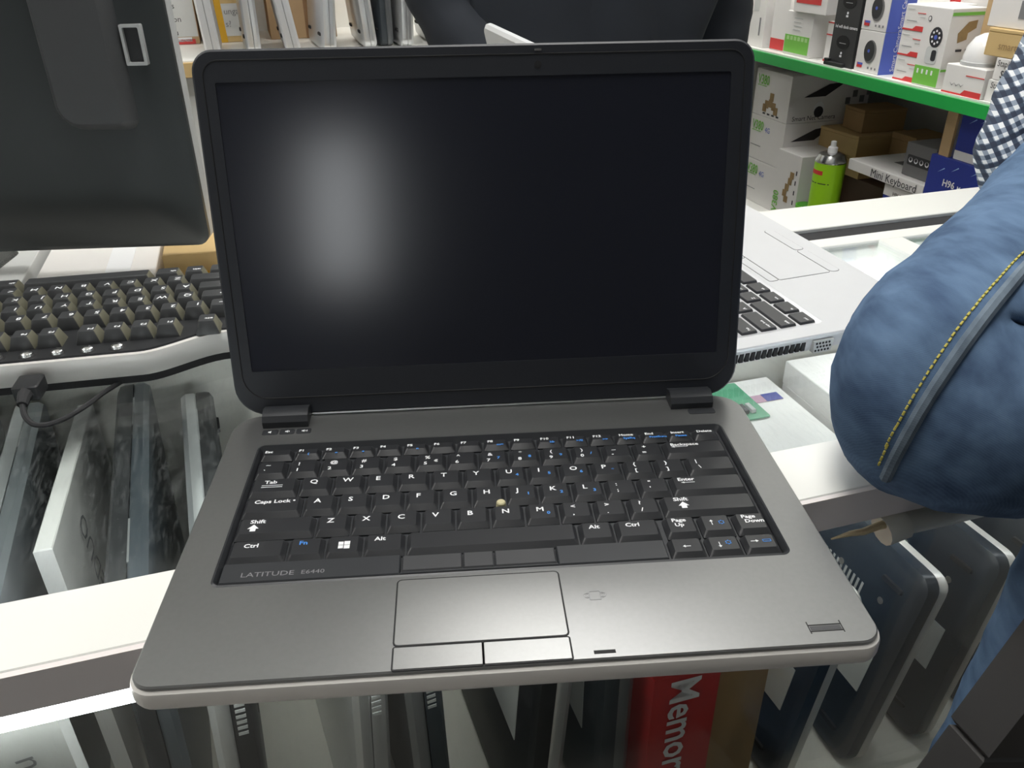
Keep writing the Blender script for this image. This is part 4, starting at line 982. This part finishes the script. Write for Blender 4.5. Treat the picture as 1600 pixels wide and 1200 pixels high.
# --- person in jeans and check shirt, sitting on the counter, right leg crossed
pe = thing('person', 'person in blue jeans and a blue white check shirt sitting at the right', 'person')
PEL = CF(.80, .20, .13)
hipA, hipB = CF(.70, .235, .095), CF(.74, .09, .085)
K = CF(.252, -.014, .066); midA = lerp(hipA, K, .55) + Vector((0, 0, -.004))
ank = CF(.62, -.11, .035)
KB = CF(.366, -.085, -.012); midB = lerp(hipB, KB, .5); ankB = CF(.324, -.09, -.42)
jn = [(PEL, (.13, .15)), (hipA, .105), (lerp(hipA, K, .3), .094), (midA, .083), (lerp(midA, K, .6), .078), (K + (midA - K).normalized() * .035, .077), (K, .070), (K + Vector((.016, -.015, -.004)), .062),
      (lerp(K, ank, .18) + Vector((0, 0, -.008)), .064), (lerp(K, ank, .5) + Vector((0, 0, .028)), .076), (lerp(K, ank, .8), .05), (ank, .045),
      (hipB, .095), (midB, .085), (KB, .060), (lerp(KB, ankB, .25), .058), (lerp(KB, ankB, .6), .058), (ankB, .055)]
je = [(0, 1), (1, 2), (2, 3), (3, 4), (4, 5), (5, 6), (6, 7), (7, 8), (8, 9), (9, 10), (10, 11), (0, 12), (12, 13), (13, 14), (14, 15), (15, 16), (16, 17)]
jm = skin_mesh('jeans', jn, je, M_DENIM, 0, 3, .0022, 34)
jo = link('jeans', jm, pe)
bvh = BVHTree.FromPolygons([v.co.copy() for v in jm.vertices], [tuple(p.vertices) for p in jm.polygons])
def on_surface(p, d, lift=.0015):
    h = bvh.ray_cast(Vector(p), Vector(d).normalized())
    return (h[0] + h[1] * lift, h[1]) if h[0] else (None, None)
# outer seam follows the side of the thigh down to the knee: cast inwards from a line beside the thigh
ax0, ax1 = lerp(hipA, K, .05), K + (K - midA).normalized() * .062 + Vector((0, 0, -.03))
sd_ = Vector((-.52, -.62, .5))
seam = []
for i in range(27):
    c_ = lerp(ax0, ax1, i / 26)
    p_, n_ = on_surface(c_ + sd_ * .4, -sd_)
    if p_ and (p_ - c_).length < .16: seam.append((p_, n_))
if len(seam) > 4:
    MB().tube([p for p, n in seam], .0036, 8).build('side_seam', M_DENIMS, jo)
    off = (seam[-1][0] - seam[0][0]).normalized()
    st = MB()
    for i in range(len(seam) - 1):
        for q in range(4):
            a_ = lerp(seam[i][0], seam[i + 1][0], q / 4); b_ = lerp(seam[i][0], seam[i + 1][0], q / 4 + .16)
            sdv = off.cross(seam[i][1]).normalized() * .007
            for sg in (1,):
                c0, _ = on_surface(a_ + sdv * sg + seam[i][1] * .05, -seam[i][1], .0006); c1, _ = on_surface(b_ + sdv * sg + seam[i][1] * .05, -seam[i][1], .0006)
                if c0 and c1: st.tube([c0, c1], .0007, 5)
    if st.v: tag(st.build('seam_stitching', M_YSTITCH, jo), kind='stuff')
# inner seam of the hanging leg
sb = []
for i in range(14):
    c_ = lerp(KB, ankB, .05 + i / 16)
    p_, n_ = on_surface(c_ - U * .3 - V * .1, U * .3 + V * .1, .001)
    if p_: sb.append(p_)
if len(sb) > 3: MB().tube(sb, .0035, 8).build('side_seam', M_DENIMS, jo)
sh_l, sh_r = CF(.90, .37, .53), CF(.93, .02, .55)
chest = CF(.88, .22, .45); waist = CF(.84, .21, .24); neck = CF(.88, .215, .62)
elb, wr = CF(.640, .335, .075), CF(.690, .240, .108)
elb2, wr2 = CF(.90, -.08, .28), CF(.74, .0, .19)
tm = skin_mesh('shirt', [(PEL + Vector((0, 0, .03)), (.14, .16)), (waist, (.13, .155)), (chest, (.12, .18)), (neck, .07), (sh_l, .075), (lerp(sh_l, elb, .45), .062), (lerp(sh_l, elb, .8), .058), (elb, .052), (lerp(elb, wr, .45), .046), (sh_r, .075), (lerp(sh_r, elb2, .5), .06), (elb2, .05), (lerp(elb2, wr2, .4), .046)],
               [(0, 1), (1, 2), (2, 3), (2, 4), (4, 5), (5, 6), (6, 7), (7, 8), (2, 9), (9, 10), (10, 11), (11, 12)], M_PLAID, 1, 3, .006, 22)
link('shirt', tm, pe)
def limb(name, pts, m, parent): return link(name, skin_mesh(name, pts, chain(pts, 0), m, 0, 2), parent)
def hand(parent, w0, dr, up, s=1.0):
    dr = Vector(dr).normalized(); sd = dr.cross(Vector(up)).normalized(); up = sd.cross(dr)
    nodes = [(w0, .024 * s), (w0 + dr * .03 * s, (.036 * s, .017 * s)), (w0 + dr * .075 * s, (.038 * s, .014 * s))]; edges = [(0, 1), (1, 2)]
    for i, (o_, l_) in enumerate(((-.030, .072), (-.010, .080), (.010, .075), (.029, .060))):
        b = len(nodes); k0 = w0 + dr * .082 * s + sd * o_ * s
        nodes += [(k0, .0095 * s), (k0 + (dr * .55 - up * .12) * l_ * s, .0088 * s), (k0 + (dr * .85 - up * .45) * l_ * s, .008 * s)]
        edges += [(2, b), (b, b + 1), (b + 1, b + 2)]
    b = len(nodes); nodes += [(w0 + dr * .045 * s - sd * .045 * s, .011 * s), (w0 + dr * .080 * s - sd * .055 * s - up * .012 * s, .0095 * s)]
    edges += [(1, b), (b, b + 1)]
    return link('hand', skin_mesh('hand', nodes, edges, M_SKIN, 0, 2), parent)
limb('forearm', [(lerp(elb, wr, .25), .038), (wr, .036), (CF(.76, .16, .150), .031)], M_SKIN, pe); hand(pe, CF(.76, .16, .150), V * -1 + U * .2, (0, 0, 1))
limb('forearm', [(lerp(elb2, wr2, .2), .036), (wr2, .028)], M_SKIN, pe); hand(pe, wr2, U * -1 + V * .3, (0, 0, 1))
head(pe, CF(.87, .21, .79), -U - V * .6); limb('neck', [(CF(.88, .215, .60), .058), (CF(.875, .212, .70), .055)], M_SKIN, pe)
def shoe(parent, heel, dr):
    dr = Vector(dr).normalized()
    return link('shoe', skin_mesh('shoe', [(heel + Vector((0, 0, .03)), .04), (heel + dr * .10, (.045, .04)), (heel + dr * .20 - Vector((0, 0, .008)), (.045, .03))], [(0, 1), (1, 2)], M_RUBBER, 0, 2), parent)
shoe(pe, ankB - Vector((0, 0, .06)), -V); shoe(pe, ank + U * .04, U + V * -.3)
# --- person in dark jacket behind the counter
pd = thing('person', 'person in a dark navy jacket standing behind the laptop screen', 'person')
b0 = CF(.37, .83, 0)
def bp(u, v, z): return CF(.375 + u, .86 + v, z)
dm = skin_mesh('jacket', [(bp(0, 0, .02), (.17, .12)), (bp(0, 0, .18), (.165, .12)), (bp(0, 0, .36), (.18, .12)), (bp(0, 0, .46), .08), (bp(-.20, 0, .40), .07), (bp(-.215, -.02, .26), .062), (bp(-.205, -.03, .205), .050), (bp(-.14, -.11, .09), .045), (bp(.20, 0, .40), .07), (bp(.22, .02, .15), .058), (bp(.21, -.06, -.05), .048)],
               [(0, 1), (1, 2), (2, 3), (2, 4), (4, 5), (5, 6), (6, 7), (2, 8), (8, 9), (9, 10)], M_NAVY, 1, 3, .006, 14)
link('jacket', dm, pd)
tr_ = skin_mesh('trousers', [(bp(0, 0, .0), (.16, .12)), (bp(-.09, 0, -.12), .09), (bp(-.10, 0, -.52), .065), (bp(-.10, .02, -.93), .05), (bp(.09, 0, -.12), .09), (bp(.10, 0, -.52), .065), (bp(.10, .02, -.93), .05)], [(0, 1), (1, 2), (2, 3), (0, 4), (4, 5), (5, 6)], M_BLACK, 0, 2)
link('trousers', tr_, pd)
shoe(pd, bp(-.10, .03, -.955), -V); shoe(pd, bp(.10, .03, -.955), -V)
head(pd, bp(0, -.02, .62), -V); limb('neck', [(bp(0, 0, .44), .056), (bp(0, -.01, .54), .054)], M_SKIN, pd)
hand(pd, bp(-.12, -.135, .055), U * .3 - V * .6 - Vector((0, 0, .7)), (0, 0, 1), .95); hand(pd, bp(.205, -.085, -.09), Vector((0, 0, -1)), V, .95)

# ------------------------------------------------------------------ dark wooden chair in front of the counter (one post in view)
ch = thing('wooden_chair', 'dark brown wooden chair post slanting across the lower right corner', 'chair')
def bar(name, a, b, w_, t_, parent, m=M_DKWOOD):
    a, b = Vector(a), Vector(b); d = (b - a); L_ = d.length; d.normalize()
    x = d.cross(V).normalized(); y = d.cross(x)
    mb = MB(); mb.xf = Matrix(((x.x, y.x, d.x, a.x), (x.y, y.y, d.y, a.y), (x.z, y.z, d.z, a.z), (0, 0, 0, 1)))
    mb.bbox(-w_ / 2, w_ / 2, -t_ / 2, t_ / 2, 0, L_, .002)
    return mb.build(name, m, parent)
pa, pb = CF(.185, -.15, -.088), CF(.249, -.15, .075)
pdv = (pb - pa).normalized()
jt = pa + pdv * .052
bar('back_post', pa - pdv * .95, jt - pdv * .0004, .034, .022, ch)
bar('back_post_cap', jt, pb + pdv * .06, .036, .024, ch)
off_ = U * .42 - V * .05
bar('back_post', pa - pdv * .95 + off_, pb + pdv * .06 + off_, .034, .022, ch)
bar('top_rail', pb + pdv * .04, pb + pdv * .04 + off_, .03, .018, ch)
sc_ = pa - pdv * .40
slab(rr(-.02, .44, -.40, .0, .02, 4), 0, .03, .004).build('seat', M_DKWOOD, ch, sc_, RZ)
for o_ in (V * -.38, V * -.38 + U * .42):
    bar('leg', (sc_ + o_) * 1 + Vector((0, 0, 0)), Vector(((sc_ + o_).x, (sc_ + o_).y, -1.0)), .034, .03, ch)

# ------------------------------------------------------------------ turn lettering into meshes
bpy.context.view_layer.update()
dg = bpy.context.evaluated_depsgraph_get()
conv = []
for o, nm in TXT:
    me = bpy.data.meshes.new_from_object(o.evaluated_get(dg)); me.name = nm
    conv.append((o, nm, me))
for o, nm, me in conv:
    n_ = link(nm, me, o.parent, o.location, o.rotation_euler); n_.scale = o.scale
    cu = o.data; bpy.data.objects.remove(o); bpy.data.curves.remove(cu)
for o in bpy.data.objects:
    for k_ in ('w2', 'h', 'd'):
        if k_ in o: del o[k_]
